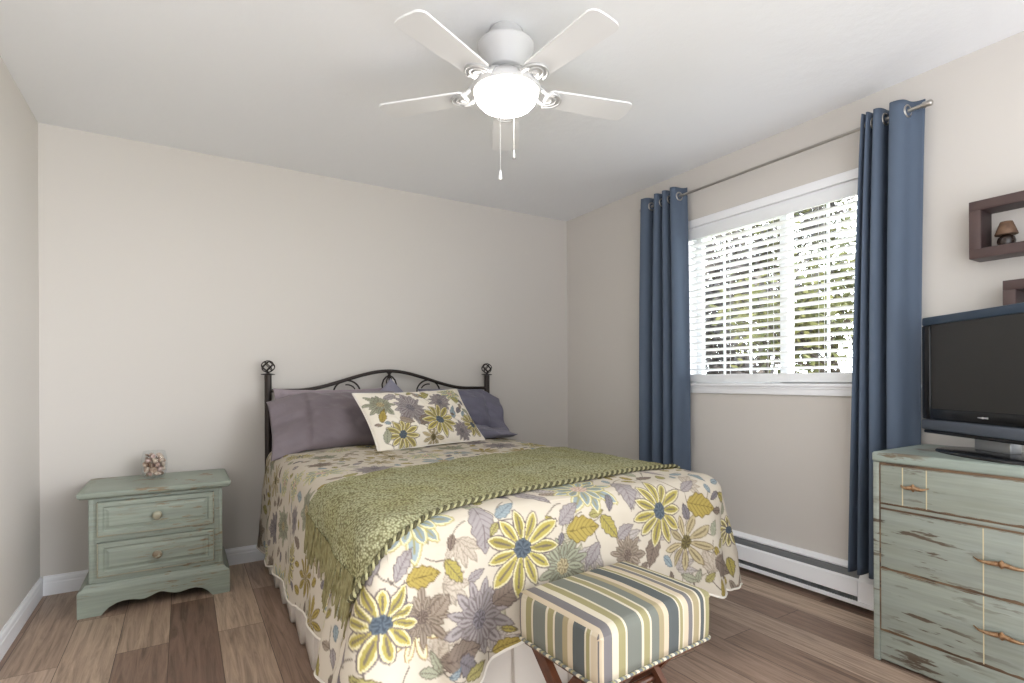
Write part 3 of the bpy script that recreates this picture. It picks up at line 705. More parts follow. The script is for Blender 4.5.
for x in (PX0+.06, PX1-.06):
    MB().tube([(x, 1.58, 0), (x, 1.58, .20)], .016, 12).build('leg', m_dark_metal, bed)
MB().box(.455, 1.945, 1.56, 3.52, .242, .44, .03, 3).build('box_spring', m_matt, bed)
MB().box(.455, 1.945, 1.56, 3.52, .442, .672, .05, 4).build('mattress', m_matt, bed)
# pleated skirt
per = []
def seg(a, b, n):
    for k in range(n): per.append((a[0]+(b[0]-a[0])*k/n, a[1]+(b[1]-a[1])*k/n))
kx0, kx1, ky0, ky1 = .432, 1.90, 1.545, 3.50
seg((kx0, ky1), (kx0, ky0), 500); seg((kx0, ky0), (kx1, ky0), 380); seg((kx1, ky0), (kx1, ky1), 300); per.append((kx1, ky1))
P = []
for i in range(9):
    q = i/8; row = []
    for k, (x, y) in enumerate(per):
        nx, ny = (-1, 0) if k < 500 else ((0, -1) if k < 880 else (1, 0))
        s = (y if nx else x)
        pl = (s/.235) % 1.0; off = (.016*(1 if pl < .12 else (1-(pl-.12)/.88))-.006)*(.35+.65*q)+.010*q
        row.append((x+nx*off, y+ny*off, .44-(.44-.012)*q))
    P.append(row)
MB().grid(P).build('bed_skirt', m_skirt, bed, solid=.002, fix=False)

# ------------------------------------------------------------------ floral print (colours laid on the cloth itself)
PAL = {'gray': ((158, 150, 149), (116, 106, 104)), 'slate': ((128, 122, 126), (92, 84, 86)), 'brown': ((130, 116, 105), (92, 78, 69)), 'taupe': ((158, 144, 129), (112, 98, 86)),
       'olive': ((166, 158, 104), (108, 98, 64)), 'yellow': ((168, 155, 84), (104, 94, 74)), 'mustard': ((170, 151, 82), (110, 94, 50)), 'blue': ((148, 159, 162), (102, 114, 123)),
       'sage': ((164, 165, 143), (116, 111, 96)), 'tan': ((184, 170, 134), (126, 111, 84)), 'cream': ((220, 208, 184), (156, 132, 96)), 'lotus': ((146, 159, 162), (168, 158, 104)), 'navy': ((92, 102, 111), (66, 73, 83))}
class Print:
    def __init__(s, u0, u1, v0, v1, res, base):
        s.u0, s.v0, s.res = u0, v0, res; s.nu, s.nv = int((u1-u0)/res)+1, int((v1-v0)/res)+1
        s.img = np.zeros((s.nv, s.nu, 3)); s.img[:] = [srgb(base)[k] for k in range(3)]
    def win(s, u, v, r):
        i0, i1 = max(0, int((u-r-s.u0)/s.res)), min(s.nu, int((u+r-s.u0)/s.res)+2); j0, j1 = max(0, int((v-r-s.v0)/s.res)), min(s.nv, int((v+r-s.v0)/s.res)+2)
        if i1 <= i0 or j1 <= j0: return None
        U, V = np.meshgrid(s.u0+np.arange(i0, i1)*s.res, s.v0+np.arange(j0, j1)*s.res)
        return (slice(j0, j1), slice(i0, i1)), U, V
    def put(s, sl, mask, c): s.img[sl][mask] = srgb(c)[:3]
    def leaf(s, a, b, ratio, fill, line, kind='leaf', ow=.0035, halo=None):
        a = np.array(a); b = np.array(b); L = np.hypot(*(b-a)); d = (b-a)/max(L, 1e-6); m = (a+b)/2
        g = s.win(m[0], m[1], L*.75+.02)
        if g is None: return
        sl, U, V = g; t = ((U-a[0])*d[0]+(V-a[1])*d[1])/L; q = -(U-a[0])*d[1]+(V-a[1])*d[0]
        tt = np.clip(t, 0, 1)
        W = ratio*L*.5*(np.sin(pi*tt**.8)**.8 if kind != 'petal' else np.sin(pi*tt**1.35)**.7)
        if kind == 'leaf': W = W*(1+.10*np.sin(tt*26))
        ins = (t > 0) & (t < 1) & (abs(q) < W)
        if halo is not None: s.put(sl, (t > -.03) & (t < 1.06) & (abs(q) < W+ow*2.0), line); s.put(sl, (t > -.01) & (t < 1.03) & (abs(q) < W+ow*.8), halo)
        else: s.put(sl, (t > -.02) & (t < 1.03) & (abs(q) < W+ow*.45), line)
        s.put(sl, ins & (abs(q) < W-ow*.5), fill)
        if kind == 'leaf':
            vein = (np.mod(tt*7-abs(q)/L*7, 1) < .2) & ins & (abs(q) < W-ow) & (tt > .06) & (tt < .95)
            mixc = [int(.45*f+.55*l) for f, l in zip(fill, line)]; s.put(sl, vein, mixc); s.put(sl, ins & (abs(q) < .0014), line)
        else:
            mixc = [int(.25*f+.75*l*.9) for f, l in zip(fill, line)]
            s.put(sl, ins & (abs(q) < .16*W+.0010) & (tt > .25) & (tt < .82), mixc)
    def flower(s, c, R, kind, rot=0.0, rnd=None):
        rnd = rnd or random; f, l = PAL[kind]
        n = {'yellow': 11, 'lotus': 9, 'gray': 12, 'sage': 8, 'tan': 9, 'taupe': 8, 'cream': 7, 'mustard': 9, 'blue': 9}.get(kind, 9)
        for ring in ((1.0, 0, 1), (.72, .5, .96)) if kind in ('gray', 'taupe', 'lotus', 'sage') else ((1.0, 0, 1),):
            for k in range(n):
                a = rot+2*pi*(k+ring[1])/n; r = R*ring[0]*rnd.uniform(.84, 1.08); fb = ring[2]*rnd.uniform(.92, 1.06)
                f2 = tuple(int(min(255, x*fb)) for x in f)
                s.leaf((c[0]+.12*R*cos(a), c[1]+.12*R*sin(a)), (c[0]+r*cos(a), c[1]+r*sin(a)), .30 if ring[0] == 1 else .40, f2, l if kind != 'yellow' else (112, 100, 100), 'petal', .0038, halo=(222, 212, 170) if kind in ('yellow', 'cream', 'lotus') else None)
        cc = {'yellow': PAL['navy'], 'lotus': ((214, 190, 176), (170, 140, 120)), 'gray': PAL['slate'], 'tan': ((120, 110, 70), (80, 70, 50)), 'taupe': PAL['brown']}.get(kind, PAL['tan'])
        for k in range(7):
            a = rot+2*pi*k/7+.3; s.leaf((c[0]-.02*R*cos(a), c[1]-.02*R*sin(a)), (c[0]+.24*R*cos(a), c[1]+.24*R*sin(a)), .75, cc[0], cc[1], 'petal', .003)
    def stem(s, p0, p1, bend, col=(110, 100, 92), wd=.0018):
        p0 = np.array(p0); p1 = np.array(p1); m = (p0+p1)/2+np.array([-(p1-p0)[1], (p1-p0)[0]])*bend
        for q in np.linspace(0, 1, 60):
            p = p0*(1-q)**2+2*m*q*(1-q)+p1*q*q; g = s.win(p[0], p[1], wd*1.5)
            if g: s.put(g[0], (g[1]-p[0])**2+(g[2]-p[1])**2 < wd*wd, col)
    def sample(s, u, v):
        x = np.clip((u-s.u0)/s.res, 0, s.nu-1.001); y = np.clip((v-s.v0)/s.res, 0, s.nv-1.001); i = x.astype(int); j = y.astype(int); fx = (x-i)[..., None]; fy = (y-j)[..., None]
        A = s.img; return (A[j, i]*(1-fx)+A[j, i+1]*fx)*(1-fy)+(A[j+1, i]*(1-fx)+A[j+1, i+1]*fx)*fy

LEAVES= [('gray', (0.778, 1.51), (0.784, 1.348), 0.52), ('olive', (0.832, 1.438), (0.802, 1.396), 0.5), ('brown', (0.676, 1.426), (0.664, 1.378), 0.5), ('yellow', (0.646, 1.354), (0.7, 1.282), 0.5), ('gray', (0.718, 1.282), (0.778, 1.306), 0.45), ('gray', (1.06, 1.402), (1.156, 1.456), 0.45), ('slate', (1.072, 1.372), (1.06, 1.33), 0.5), ('mustard', (1.09, 1.372), (1.234, 1.366), 0.55), ('blue', (0.832, 1.456), (0.916, 1.498), 0.4), ('gray', (0.964, 1.612), (1.054, 1.474), 0.3), ('brown', (0.898, 1.258), (0.808, 1.21), 0.55), ('gray', (1.228, 1.312), (1.168, 1.24), 0.5), ('yellow', (1.012, 1.432), (1.048, 1.396), 0.5), ('gray', (0.365, 1.308), (0.465, 1.396), 0.5), ('gray', (0.494, 1.327), (0.55, 1.402), 0.45), ('mustard', (0.526, 1.312), (0.628, 1.324), 0.6), ('slate', (0.506, 1.306), (0.514, 1.252), 0.5), ('taupe', (0.598, 1.204), (0.646, 1.264), 0.5), ('brown', (0.808, 1.192), (0.91, 1.252), 0.6), ('brown', (0.61, 1.084), (0.748, 1.09), 0.55), ('slate', (0.664, 1.078), (0.73, 1.024), 0.6), ('sage', (0.604, 1.048), (0.538, 1.078), 0.4), ('sage', (0.61, 1.054), (0.586, 1.114), 0.35), ('blue', (0.628, 1.042), (0.664, 1.066), 0.4), ('olive', (0.682, 1.024), (0.766, 1.036), 0.4), ('mustard', (0.802, 1.048), (0.898, 1.078), 0.4), ('yellow', (0.832, 1.114), (0.88, 1.108), 0.45), ('gray', (1.414, 1.564), (1.39, 1.402), 0.5), ('slate', (1.306, 1.474), (1.282, 1.414), 0.5), ('yellow', (1.246, 1.402), (1.312, 1.318), 0.5), ('gray', (1.312, 1.318), (1.396, 1.348), 0.5), ('brown', (1.51, 1.294), (1.456, 1.186), 0.5), ('mustard', (1.69, 1.39), (1.834, 1.354), 0.6), ('gray', (1.672, 1.438), (1.762, 1.48), 0.4), ('sage', (1.786, 1.258), (1.834, 1.306), 0.5), ('brown', (1.786, 1.162), (1.961, 1.07), 0.5), ('gray', (1.654, 1.666), (1.708, 1.576), 0.35), ('blue', (1.732, 1.564), (1.804, 1.576), 0.5), ('blue', (1.816, 1.546), (1.828, 1.474), 0.4), ('sage', (1.708, 1.09), (1.642, 1.12), 0.4), ('sage', (1.708, 1.084), (1.726, 1.132), 0.4), ('olive', (1.738, 1.084), (1.78, 1.114), 0.5)]
FLOWERS= [('yellow', (0.916, 1.342), 0.139), ('lotus', (1.228, 1.545), 0.105), ('sage', (1.072, 1.258), 0.084), ('lotus', (0.556, 1.498), 0.13), ('yellow', (0.455, 1.229), 0.096), ('cream', (0.538, 1.18), 0.06), ('taupe', (0.568, 1.21), 0.066), ('gray', (0.748, 1.168), 0.09), ('yellow', (1.528, 1.384), 0.127), ('taupe', (1.354, 1.252), 0.067), ('tan', (1.672, 1.24), 0.09), ('yellow', (1.966, 1.24), 0.07)]
# bedspread surface: inner rectangle + skirts hanging from it
XL,XR_,YF,YH=0.51,1.87,1.53,3.50
ZT,RB=0.700,0.085
def spread_xyz(bu,bv,nu,nv,d,s):
    """base point (bu,bv) on the rectangle's rim, outward normal (nu,nv), arc distance d from rim, s = corner closeness etc. (arrays)"""
    kl,kr,cor,ph=s
    a=np.clip((d-.005)/RB,0,np.pi/2)
    flat=np.minimum(d,.005)
    hang=np.maximum(d-.005-RB*np.pi/2,0)
    flare=.085+.20*kl+.05*kr            # outward slope of the hanging cloth
    fold=(.011+.024*cor)*np.sin(ph)*np.clip(hang/.25,0,1)**.8
    pleat=sum(A*np.exp(-((bu-c)/w)**2) for A,c,w in ((.034,.515,.035),(-.030,.60,.035),(.022,.735,.04),(-.022,.82,.045),(.012,1.02,.06),(-.010,1.16,.06),(.014,1.44,.06),(-.012,1.60,.05)))*np.where(nv<-.35,1,0)*np.clip(-nv,0,1)
    out=flat+RB*np.sin(a)+hang*flare+fold+pleat*np.clip(hang/.3,0,1)
    down=RB*(1-np.cos(a))+hang*np.sqrt(np.maximum(1-flare**2,.2))
    return bu+nu*out, bv+nv*out, ZT-down
def crown(u,v):
    fu=np.clip(np.minimum(u-XL,XR_-u)/.3,0,1); fv=np.clip((v-YF)/.3,0,1)
    return .014*np.sin(fu*np.pi/2)*np.sin(fv*np.pi/2)+.004*np.sin(u*9+v*4)*fu*fv
def spread(u,v):
    u=np.asarray(u,float);v=np.asarray(v,float)
    bu=np.clip(u,XL,XR_);bv=np.maximum(v,YF)
    du=u-bu;dv=v-bv
    d=np.hypot(du,dv)
    dd=np.maximum(d,1e-9)
    nu=np.where(d>1e-9,du/dd,0);nv=np.where(d>1e-9,dv/dd,0)
    kl=np.exp(-(((bu-XL)**2+(bv-YF)**2)/.16**2)); kr=np.exp(-(((bu-XR_)**2+(bv-YF)**2)/.16**2))
    cor=np.maximum(kl,kr)
    th=np.arctan2(-nv,-nu)   # 0 left, pi/2 foot, pi right
    ph=bu*21+ (bv)*17+th*4.0+1.1*np.sin(bu*7+bv*5)
    x,y,z=spread_xyz(bu,bv,nu,nv,d,(kl,kr,cor,ph))
    z=np.where(d<1e-9,ZT+crown(u,v),z)
    return x,y,z
def print_uv(u, v):
    """where the print lies: at the corners the pattern runs round with the cloth"""
    bu = np.clip(u, XL, XR_); dv = YF-v; du = u-bu; d = np.hypot(du, dv); wd = (.085+.25*np.maximum(d-.14, 0))*pi/2*np.clip(d/.1, 0, 1); c_ = (dv > 1e-6) & (abs(du) > 1e-6)
    f = np.arctan2(abs(du), np.maximum(dv, 1e-9))/(pi/2)
    return np.where(c_, bu+np.sign(du)*wd*f, u), np.where(c_, YF-d, v)
PR = Print(XL-.72, XR_+.72, YF-.72, YH+.02, .002, (202, 192, 176))
rnd = random.Random(11)
placed = [(c, R) for k, c, R in FLOWERS]+[(((a[0]+b[0])/2, (a[1]+b[1])/2), .05) for k, a, b, r in LEAVES]
def in_panel(u, v): return .22 < u < 1.98 and v < 1.60
kinds = ['yellow', 'gray', 'lotus', 'sage', 'taupe', 'tan', 'yellow', 'mustard', 'blue', 'gray']
lk = ['gray', 'slate', 'olive', 'mustard', 'brown', 'yellow', 'blue', 'sage', 'taupe']
scat = []
for _ in range(4000):
    u = rnd.uniform(XL-.66, XR_+.66); v = rnd.uniform(YF-.6, YH); R = rnd.uniform(.07, .115)
    if in_panel(u, v): continue
    if all((u-c[0])**2+(v-c[1])**2 > (R*.95+r)**2 for c, r in placed): placed.append(((u, v), R)); scat.append((u, v, R))
lv = []
for _ in range(16000):
    u = rnd.uniform(XL-.66, XR_+.66); v = rnd.uniform(YF-.6, YH); r = rnd.uniform(.022, .048)
    lim = .74 if in_panel(u, v) else .78
    if all((u-c[0])**2+(v-c[1])**2 > (r*lim+q)**2 for c, q in placed): placed.append(((u, v), r)); lv.append((u, v, r))
for i, (u, v, r) in enumerate(lv):
    if i % 3 == 0: j = min(range(len(FLOWERS)), key=lambda q: (FLOWERS[q][1][0]-u)**2+(FLOWERS[q][1][1]-v)**2); PR.stem((u, v), ((u+FLOWERS[j][1][0])/2, (v+FLOWERS[j][1][1])/2) if (FLOWERS[j][1][0]-u)**2 < .05 else (u+.08, v+.05), .25)
for i, (k, a, b, r) in enumerate(LEAVES): PR.stem(a, (a[0]+rnd.uniform(-.08, .08), a[1]+rnd.uniform(-.02, .08)), .2)
for u, v, R in scat: PR.flower((u, v), R, rnd.choice(kinds), rnd.uniform(0, 6), rnd)
for u, v, r in lv:
    a = rnd.uniform(0, 6.28); k = rnd.choice(lk); PR.leaf((u-r*cos(a), v-r*sin(a)), (u+r*cos(a), v+r*sin(a)), .5, *PAL[k])
under = random.Random(21)
for _ in range(26):                                   # pale sprays of leaves under the main flowers
    u, v = under.uniform(.45, 1.95), under.uniform(YF-.5, YF+.05); a0 = under.uniform(0, 6.28)
    for k in range(5):
        a = a0+k*.45; r = under.uniform(.06, .10); PR.leaf((u, v), (u+r*cos(a), v+r*sin(a)), .34, *[((190, 178, 162), (150, 138, 124)), ((182, 176, 156), (142, 136, 114)), ((180, 172, 166), (138, 128, 122))][_ % 3])
for k, c, R in FLOWERS:
    if k in ('gray', 'taupe', 'sage', 'tan', 'cream', 'lotus'): PR.flower(c, R*(1.0 if k == 'lotus' and R > .12 else 1.32), k, rnd.uniform(0, 6), rnd)
for k, a, b, r in LEAVES: PR.leaf(a, b, r, *PAL[k])
for k, c, R in FLOWERS:
    if k == 'yellow': PR.flower(c, R, k, rnd.uniform(0, 6), rnd)

def color_mesh(o, cols):
    at = o.data.color_attributes.new('print', 'FLOAT_COLOR', 'POINT'); a = np.ones((len(cols), 4), np.float32); a[:, :3] = cols; at.data.foreach_set('color', a.ravel())
def np_mesh(name, V, F, m, parent=None, origin=(0, 0, 0)):
    me = bpy.data.meshes.new(name); V = np.asarray(V, np.float32)-np.array(origin, np.float32); me.vertices.add(len(V)); me.vertices.foreach_set('co', V.ravel())
    F = np.asarray(F, np.int32); me.loops.add(F.size); me.loops.foreach_set('vertex_index', F.ravel()); me.polygons.add(len(F)); me.polygons.foreach_set('loop_start', np.arange(0, F.size, 4, dtype=np.int32))
    me.update(calc_edges=True); me.validate(); me.polygons.foreach_set('use_smooth', np.ones(len(F), bool)); me.materials.append(m)
    o = bpy.data.objects.new(name, me); COL.objects.link(o); WORLD[o.as_pointer()] = tuple(origin)
    if parent: o.parent = parent
    else: o.location = origin
    return o

# bedspread: flat middle plus a skirt that shares its rim
us = np.linspace(XL, XR_, 391); vs_ = np.concatenate([np.linspace(YF, 2.6, 270), np.linspace(2.6, YH, 181)[1:]])
nu, nv = len(us), len(vs_)
GU, GV = np.meshgrid(us, vs_)                        # (nv, nu)
fU = [GU.ravel()]; fV = [GV.ravel()]
idx = np.arange(nu*nv).reshape(nv, nu)
faces = [np.stack([idx[:-1, :-1], idx[:-1, 1:], idx[1:, 1:], idx[1:, :-1]], -1).reshape(-1, 4)]
rim = []      # (grid index, u, v, direction)
for j in range(nv-1, 0, -1): rim.append((idx[j, 0], XL, vs_[j], pi))
for k in range(141): rim.append((idx[0, 0], XL, YF, pi+pi/2*k/140))
for i in range(1, nu-1): rim.append((idx[0, i], us[i], YF, 1.5*pi))
for k in range(101): rim.append((idx[0, -1], XR_, YF, 1.5*pi+pi/2*k/100))
for j in range(1, nv, 1): rim.append((idx[j, -1], XR_, vs_[j], 2*pi))
def drop(u, v, th):
    """how far the cloth hangs past the rim"""
    if th <= pi+1e-6: d = np.interp(v, [YF, 1.95, 2.4, 2.9, 3.1, 3.5], [.545, .52, .575, .59, .625, .625])
    elif th >= 2*pi-1e-6: d = .52
    elif abs(th-1.5*pi) < 1e-6: d = np.interp(u, [XL, .70, .80, .95, 1.3, XR_-.12, XR_], [.60, .56, .495, .455, .46, .495, .525])
    elif u < 1: d = .60-.055*(1.5*pi-th)/(pi/2)+.03*sin((th-pi)*2)
    else: d = .525
    return d+.004*sin(u*31+v*27+th*9)
ND = 150; base = nu*nv
D = np.array([drop(u, v, t) for _, u, v, t in rim]); RU = np.array([r[1] for r in rim]); RV = np.array([r[2] for r in rim]); RT = np.array([r[3] for r in rim]); RI = np.array([r[0] for r in rim])
q = (np.arange(1, ND+1)/ND)[None, :]
SU = RU[:, None]+np.cos(RT)[:, None]*D[:, None]*q; SV = RV[:, None]+np.sin(RT)[:, None]*D[:, None]*q
fU.append(SU.ravel()); fV.append(SV.ravel())
sid = np.concatenate([RI[:, None], base+np.arange(len(rim)*ND).reshape(len(rim), ND)], 1)
faces.append(np.stack([sid[:-1, :-1], sid[:-1, 1:], sid[1:, 1:], sid[1:, :-1]], -1).reshape(-1, 4))
fU = np.concatenate(fU); fV = np.concatenate(fV); x, y, z = spread(fU, fV)
wr_ = np.zeros_like(x)                               # soft quilting puckers and wrinkles
for kx, ky, ph, am in ((23, 9, .3, .0016), (11, 27, 1.2, .0014), (39, 31, 2.2, .0009), (5, 61, .7, .0007), (71, 13, 1.9, .0006)): wr_ += am*np.sin(kx*fU+ky*fV+ph+1.3*np.sin(fU*6+fV*8))
z = z+wr_*.8; y = y+wr_*1.5*(fV < YF-.05); x = x+wr_*1.2*(fU < XL-.05)
F = np.concatenate(faces); F = F[(F[:, 0] != F[:, 3]) | (F[:, 1] != F[:, 2])]
tri = np.array([len(set(f)) for f in F.tolist()]); F = F[tri == 4]
sp_root = np_mesh('bedspread', np.stack([x, y, z], 1), F, m_floral, None, (1.2, 2.4, .2))
color_mesh(sp_root, PR.sample(*print_uv(fU, fV))*.87)
tag(sp_root, 'cream bedspread printed with large yellow, blue and grey flowers over the bed', 'bedspread')
hem = [(float(a), float(b), float(c_)) for a, b, c_ in zip(x[base:].reshape(-1, ND)[:, -1], y[base:].reshape(-1, ND)[:, -1], z[base:].reshape(-1, ND)[:, -1])]
MB().tube(hem[::2], .0045, 6).build('corded_hem', m_piping, sp_root)

# ------------------------------------------------------------------ knitted throw
FE = [(2.16, 1.70), (1.98, 1.70), (1.70, 1.672), (1.414, 1.642), (1.15, 1.612), (.916, 1.576), (.75, 1.535), (.628, 1.492), (.52, 1.444), (.46, 1.420), (.382, 1.398), (.31, 1.40), (.255, 1.44)]
HE = [(2.16, 2.60), (1.98, 2.565), (1.75, 2.50), (1.50, 2.43), (1.258, 2.362), (1.02, 2.31), (.814, 2.270), (.66, 2.21), (.526, 2.164), (.46, 2.14), (.41, 2.15), (.35, 2.18), (.30, 2.20)]
def resample(L, n):
    L = np.array(L, float); s = np.concatenate([[0], np.cumsum(np.hypot(*(np.diff(L, axis=0).T)))]); t = np.linspace(0, s[-1], n)
    return np.stack([np.interp(t, s, L[:, 0]), np.interp(t, s, L[:, 1])], 1)
na, nb_ = 260, 110
A = resample(FE, na); B = resample(HE, na); qq = np.linspace(0, 1, nb_)[None, :, None]
TU = A[:, None]*(1-qq)+B[:, None]*qq
def offs(U, V, h):
    e = .004; p = np.stack(spread(U, V), -1); pu = np.stack(spread(U+e, V), -1)-p; pv = np.stack(spread(U, V+e), -1)-p
    n = np.cross(pu, pv); n /= np.linalg.norm(n, axis=-1, keepdims=True)+1e-12
    n[n[..., 2] < -.2] *= -1; return p+n*np.asarray(h)[..., None]
thick = .009+.003*np.sin(TU[..., 0]*37+TU[..., 1]*23)*np.sin(TU[..., 1]*41)
P1 = offs(TU[..., 0], TU[..., 1], thick); P0 = offs(TU[..., 0], TU[..., 1], .004)
mb = MB().grid(P1); k0 = len(mb.v)
th = mb.build('throw_blanket', m_knit, None, (1.2, 2.0, .7), solid=0, fix=False)
tag(th, 'olive green knitted throw with a fringed end laid across the bed', 'throw')
ed = MB().grid(np.stack([P1[:, 0], P0[:, 0]], 1)).grid(np.stack([P1[:, -1], P0[:, -1]], 1))
ed.build('edge', m_knit, th, fix=False)
# braided border on the foot side: two yarns twisted
bd = resample(FE, 420); bp_ = offs(bd[:, 0], bd[:, 1], .011)
for ph, m_, rr in ((0, m_braid_d, .0052), (pi, m_braid_l, .0042)):
    up_ = np.array([0, 0, 1.0]); tt = np.gradient(bp_, axis=0); tt /= np.linalg.norm(tt, axis=1, keepdims=True); sd = np.cross(tt, up_); sd /= np.linalg.norm(sd, axis=1, keepdims=True)+1e-9; u_ = np.cross(sd, tt)
    an = np.arange(len(bp_))*2*pi/6.5+ph
    MB().tube([tuple(p) for p in bp_+sd*np.cos(an)[:, None]*.006+u_*np.sin(an)[:, None]*.005], rr, 6).build('braided_border', m_, th)
fr = MB(); rg = random.Random(5)
for row in range(2):
    for i in range(70):
        qf = (i+rg.random()*.8)/70; e0 = A[-1]*(1-qf)+B[-1]*qf; u0 = e0[0]+.012+row*.035; v0 = e0[1]+rg.uniform(-.006, .006)
        ln = rg.uniform(.075, .12)*(1.0 if row == 0 else .9)
        uu = np.linspace(u0, u0-ln, 7); vv = v0+np.cumsum(np.array([rg.uniform(-.004, .004) for _ in range(7)]))-.02*np.linspace(0, 1, 7)**1.5*rg.uniform(-.3, 1.3)
        pp = offs(uu, vv, .011+.004*rg.random()); pp[:, 0] -= rg.uniform(0, .008)*np.linspace(0, 1, 7)
        fr.tube([tuple(p) for p in pp], [.0030, .0034, .0034, .0032, .0032, .0028, .0018], 5)
o = fr.build('fringe', m_fringe, th); o['kind'] = 'stuff'

# ------------------------------------------------------------------ pillows
def pillow(name, label, cat, m, w, h, t, origin, ex, ey, seed, hem_side=0, group=None, n=44, hem_len=.10, spread_hem=.04, droop=0.0, hem_at=.78, build=True):
    """origin: middle of the bottom edge; ex: along the width; ey: up along the pillow; thickness along their cross product"""
    ex = Vector(ex).normalized(); ey = (Vector(ey)-ex*Vector(ey).dot(ex)).normalized(); ez = ex.cross(ey); o0 = Vector(origin)
    us_ = np.linspace(-1, 1, n); V = []; ids = {}; Fs = []
    def prof(a): return max(0.0, 1-abs(a)**2.6)**.62
    for side in (1, -1):
        for i, a in enumerate(us_):
            for k, b in enumerate(us_):
                rimp = i in (0, n-1) or k in (0, n-1)
                if side == -1 and rimp: ids[(side, i, k)] = ids[(1, i, k)]; continue
                px_ = w/2*a*(1-.05*(1-b*b)); py_ = h/2*b*(1-.06*(1-a*a))
                tz = t/2*prof(a)**.8*prof(b)**.8
                hz = 0
                if hem_side: tz *= 1-.45*math.exp(-((a*hem_side-hem_at)/.035)**2)
                if hem_side:
                    s = a*hem_side
                    if s > hem_at:   # the open end of the case: flat flap flaring out
                        f_ = (s-hem_at)/(1-hem_at); px_ += hem_side*f_*hem_len; py_ = py_*(1+spread_hem*f_)-droop*f_; tz = tz*(1-f_)+.014*f_*(1-abs(b)**6); hz = .016*f_*sin(b*5+seed)
                wv_ = noise.noise(Vector((a*2.1+seed, b*2.1, side*3.0)))*.020+noise.noise(Vector((a*5+seed, b*5, side*2.0)))*.009+abs(noise.noise(Vector((a*7+b*4+seed, b*2-a*2, 1.5))))*-.012
                env = prof(a)*prof(b)
                p = o0+ex*px_+ey*(py_+h/2)+ez*(side*tz+(wv_*env**.5)+hz)
                ids[(side, i, k)] = len(V); V.append(p)
        for i in range(n-1):
            for k in range(n-1):
                f = (ids[(side, i, k)], ids[(side, i+1, k)], ids[(side, i+1, k+1)], ids[(side, i, k+1)]); Fs.append(f if side == 1 else f[::-1])
    mb = MB().add(V, Fs, True)
    if not build: return mb, us_, ids
    ob = mb.build(name, m, None, tuple(o0), fix=False, smooth_angle=180, subsurf=1)
    return tag(ob, label, cat, group)
# ez = ex x ey must face the room (-y)
G = None
pillow('pillow', 'pale plum-grey pillow at the left, mostly hidden behind the darker one', 'pillow', m_plum_l, .68, .345, .12, (.80, 3.42, .715), (1, 0, 0), (0, .16, 1), 1.3, -1, None, hem_len=.01)
pillow('pillow', 'plum-grey satin pillow with a flared open end, front left of the bed', 'pillow', m_plum, .66, .415, .17, (.850, 3.15, .712), (1, -.03, 0), (-.02, .30, .36), 4.1, -1, None, hem_len=.135, spread_hem=-.04, droop=.065)
pillow('pillow', 'violet-grey pillow whose corner peaks up behind the floral cushion', 'pillow', m_indigo_l, .29, .29, .08, (1.270, 3.40, .815), (.707, 0, .707), (-.707, .16, .707), 2.2)
pillow('pillow', 'violet-grey pillow leaning on the right of the headboard', 'pillow', m_indigo, .56, .315, .15, (1.635, 3.31, .765), (1, 0, -.02), (0, .20, .36), 6.6, 1, None, hem_len=.085, spread_hem=-.10, droop=.06)
pillow('pillow', 'violet-grey pillow lying flat under the leaning one, at right', 'pillow', m_indigo, .60, .34, .10, (1.56, 3.06, .750), (1, -.02, -.03), (0, 1, .03), 8.2, 1, None, hem_len=.07, spread_hem=.02, droop=0)

# floral sham in front
SW, SH_ = .765, .425
mb, us_, ids = pillow('cushion', '', '', None, SW, SH_, .13, (1.276, 2.945, .712), (.745, .17, .012), (0.06, .30, .32), 3.3, 0, None, n=150, build=False)
sh_o = (1.276, 2.945, .712)
SP = Print(-.38, .38, -.02, .42, .0016, (230, 222, 208))
SFL = [('gray', (-.10, .255), 0.128), ('yellow', (-.215, .075), 0.104), ('lotus', (.27, .365), 0.085), ('gray', (.145, .29), 0.091), ('sage', (-.285, .30), 0.098), ('yellow', (.335, .105), 0.091), ('gray', (.22, .06), 0.073), ('tan', (-.02, .03), 0.073), ('yellow', (.075, .145), 0.128)]
SLV = [('olive', (.02, .345), (.10, .375), .5), ('blue', (.20, .16), (.235, .25), .45), ('brown', (-.08, .12), (.02, .20), .5), ('olive', (.25, .31), (.33, .30), .5), ('mustard', (-.32, .18), (-.28, .26), .5), ('slate', (.15, .355), (.19, .35), .5), ('taupe', (-.20, .19), (-.12, .14), .5), ('gray', (-.15, .37), (-.24, .35), .5), ('sage', (-.33, .04), (-.30, .13), .5)]
for k, a, b, r in SLV: SP.stem(a, (a[0]+.05, a[1]-.06), .3)
for k, c_, R in SFL[:-1]: SP.flower(c_, R, k, rnd.uniform(0, 6), rnd)
for k, a, b, r in SLV: SP.leaf(a, b, r, *PAL[k])
for _ in range(60):
    u, v = rnd.uniform(-.35, .35), rnd.uniform(.02, .40); a = rnd.uniform(0, 6.28); r = rnd.uniform(.018, .034)
    if all((u-c_[0])**2+(v-c_[1])**2 > (Q*.9+r*.6)**2 for k, c_, Q in SFL): SP.leaf((u-r*cos(a), v-r*sin(a)), (u+r*cos(a), v+r*sin(a)), .5, *PAL[rnd.choice(lk)])
SP.flower(SFL[-1][1], SFL[-1][2], 'yellow', .2, rnd)
cu = mb.build('cushion', m_sham, None, sh_o, fix=False, smooth_angle=180)
n = len(us_); lu = np.zeros(len(mb.v)); lvv = np.zeros(len(mb.v))
for (s_i, i, k), vi in ids.items(): lu[vi] = us_[i]*SW/2; lvv[vi] = (us_[k]+1)*SH_/2
color_mesh(cu, SP.sample(lu, lvv))
tag(cu, 'floral printed cushion with white piping leaning against the pillows', 'cushion')
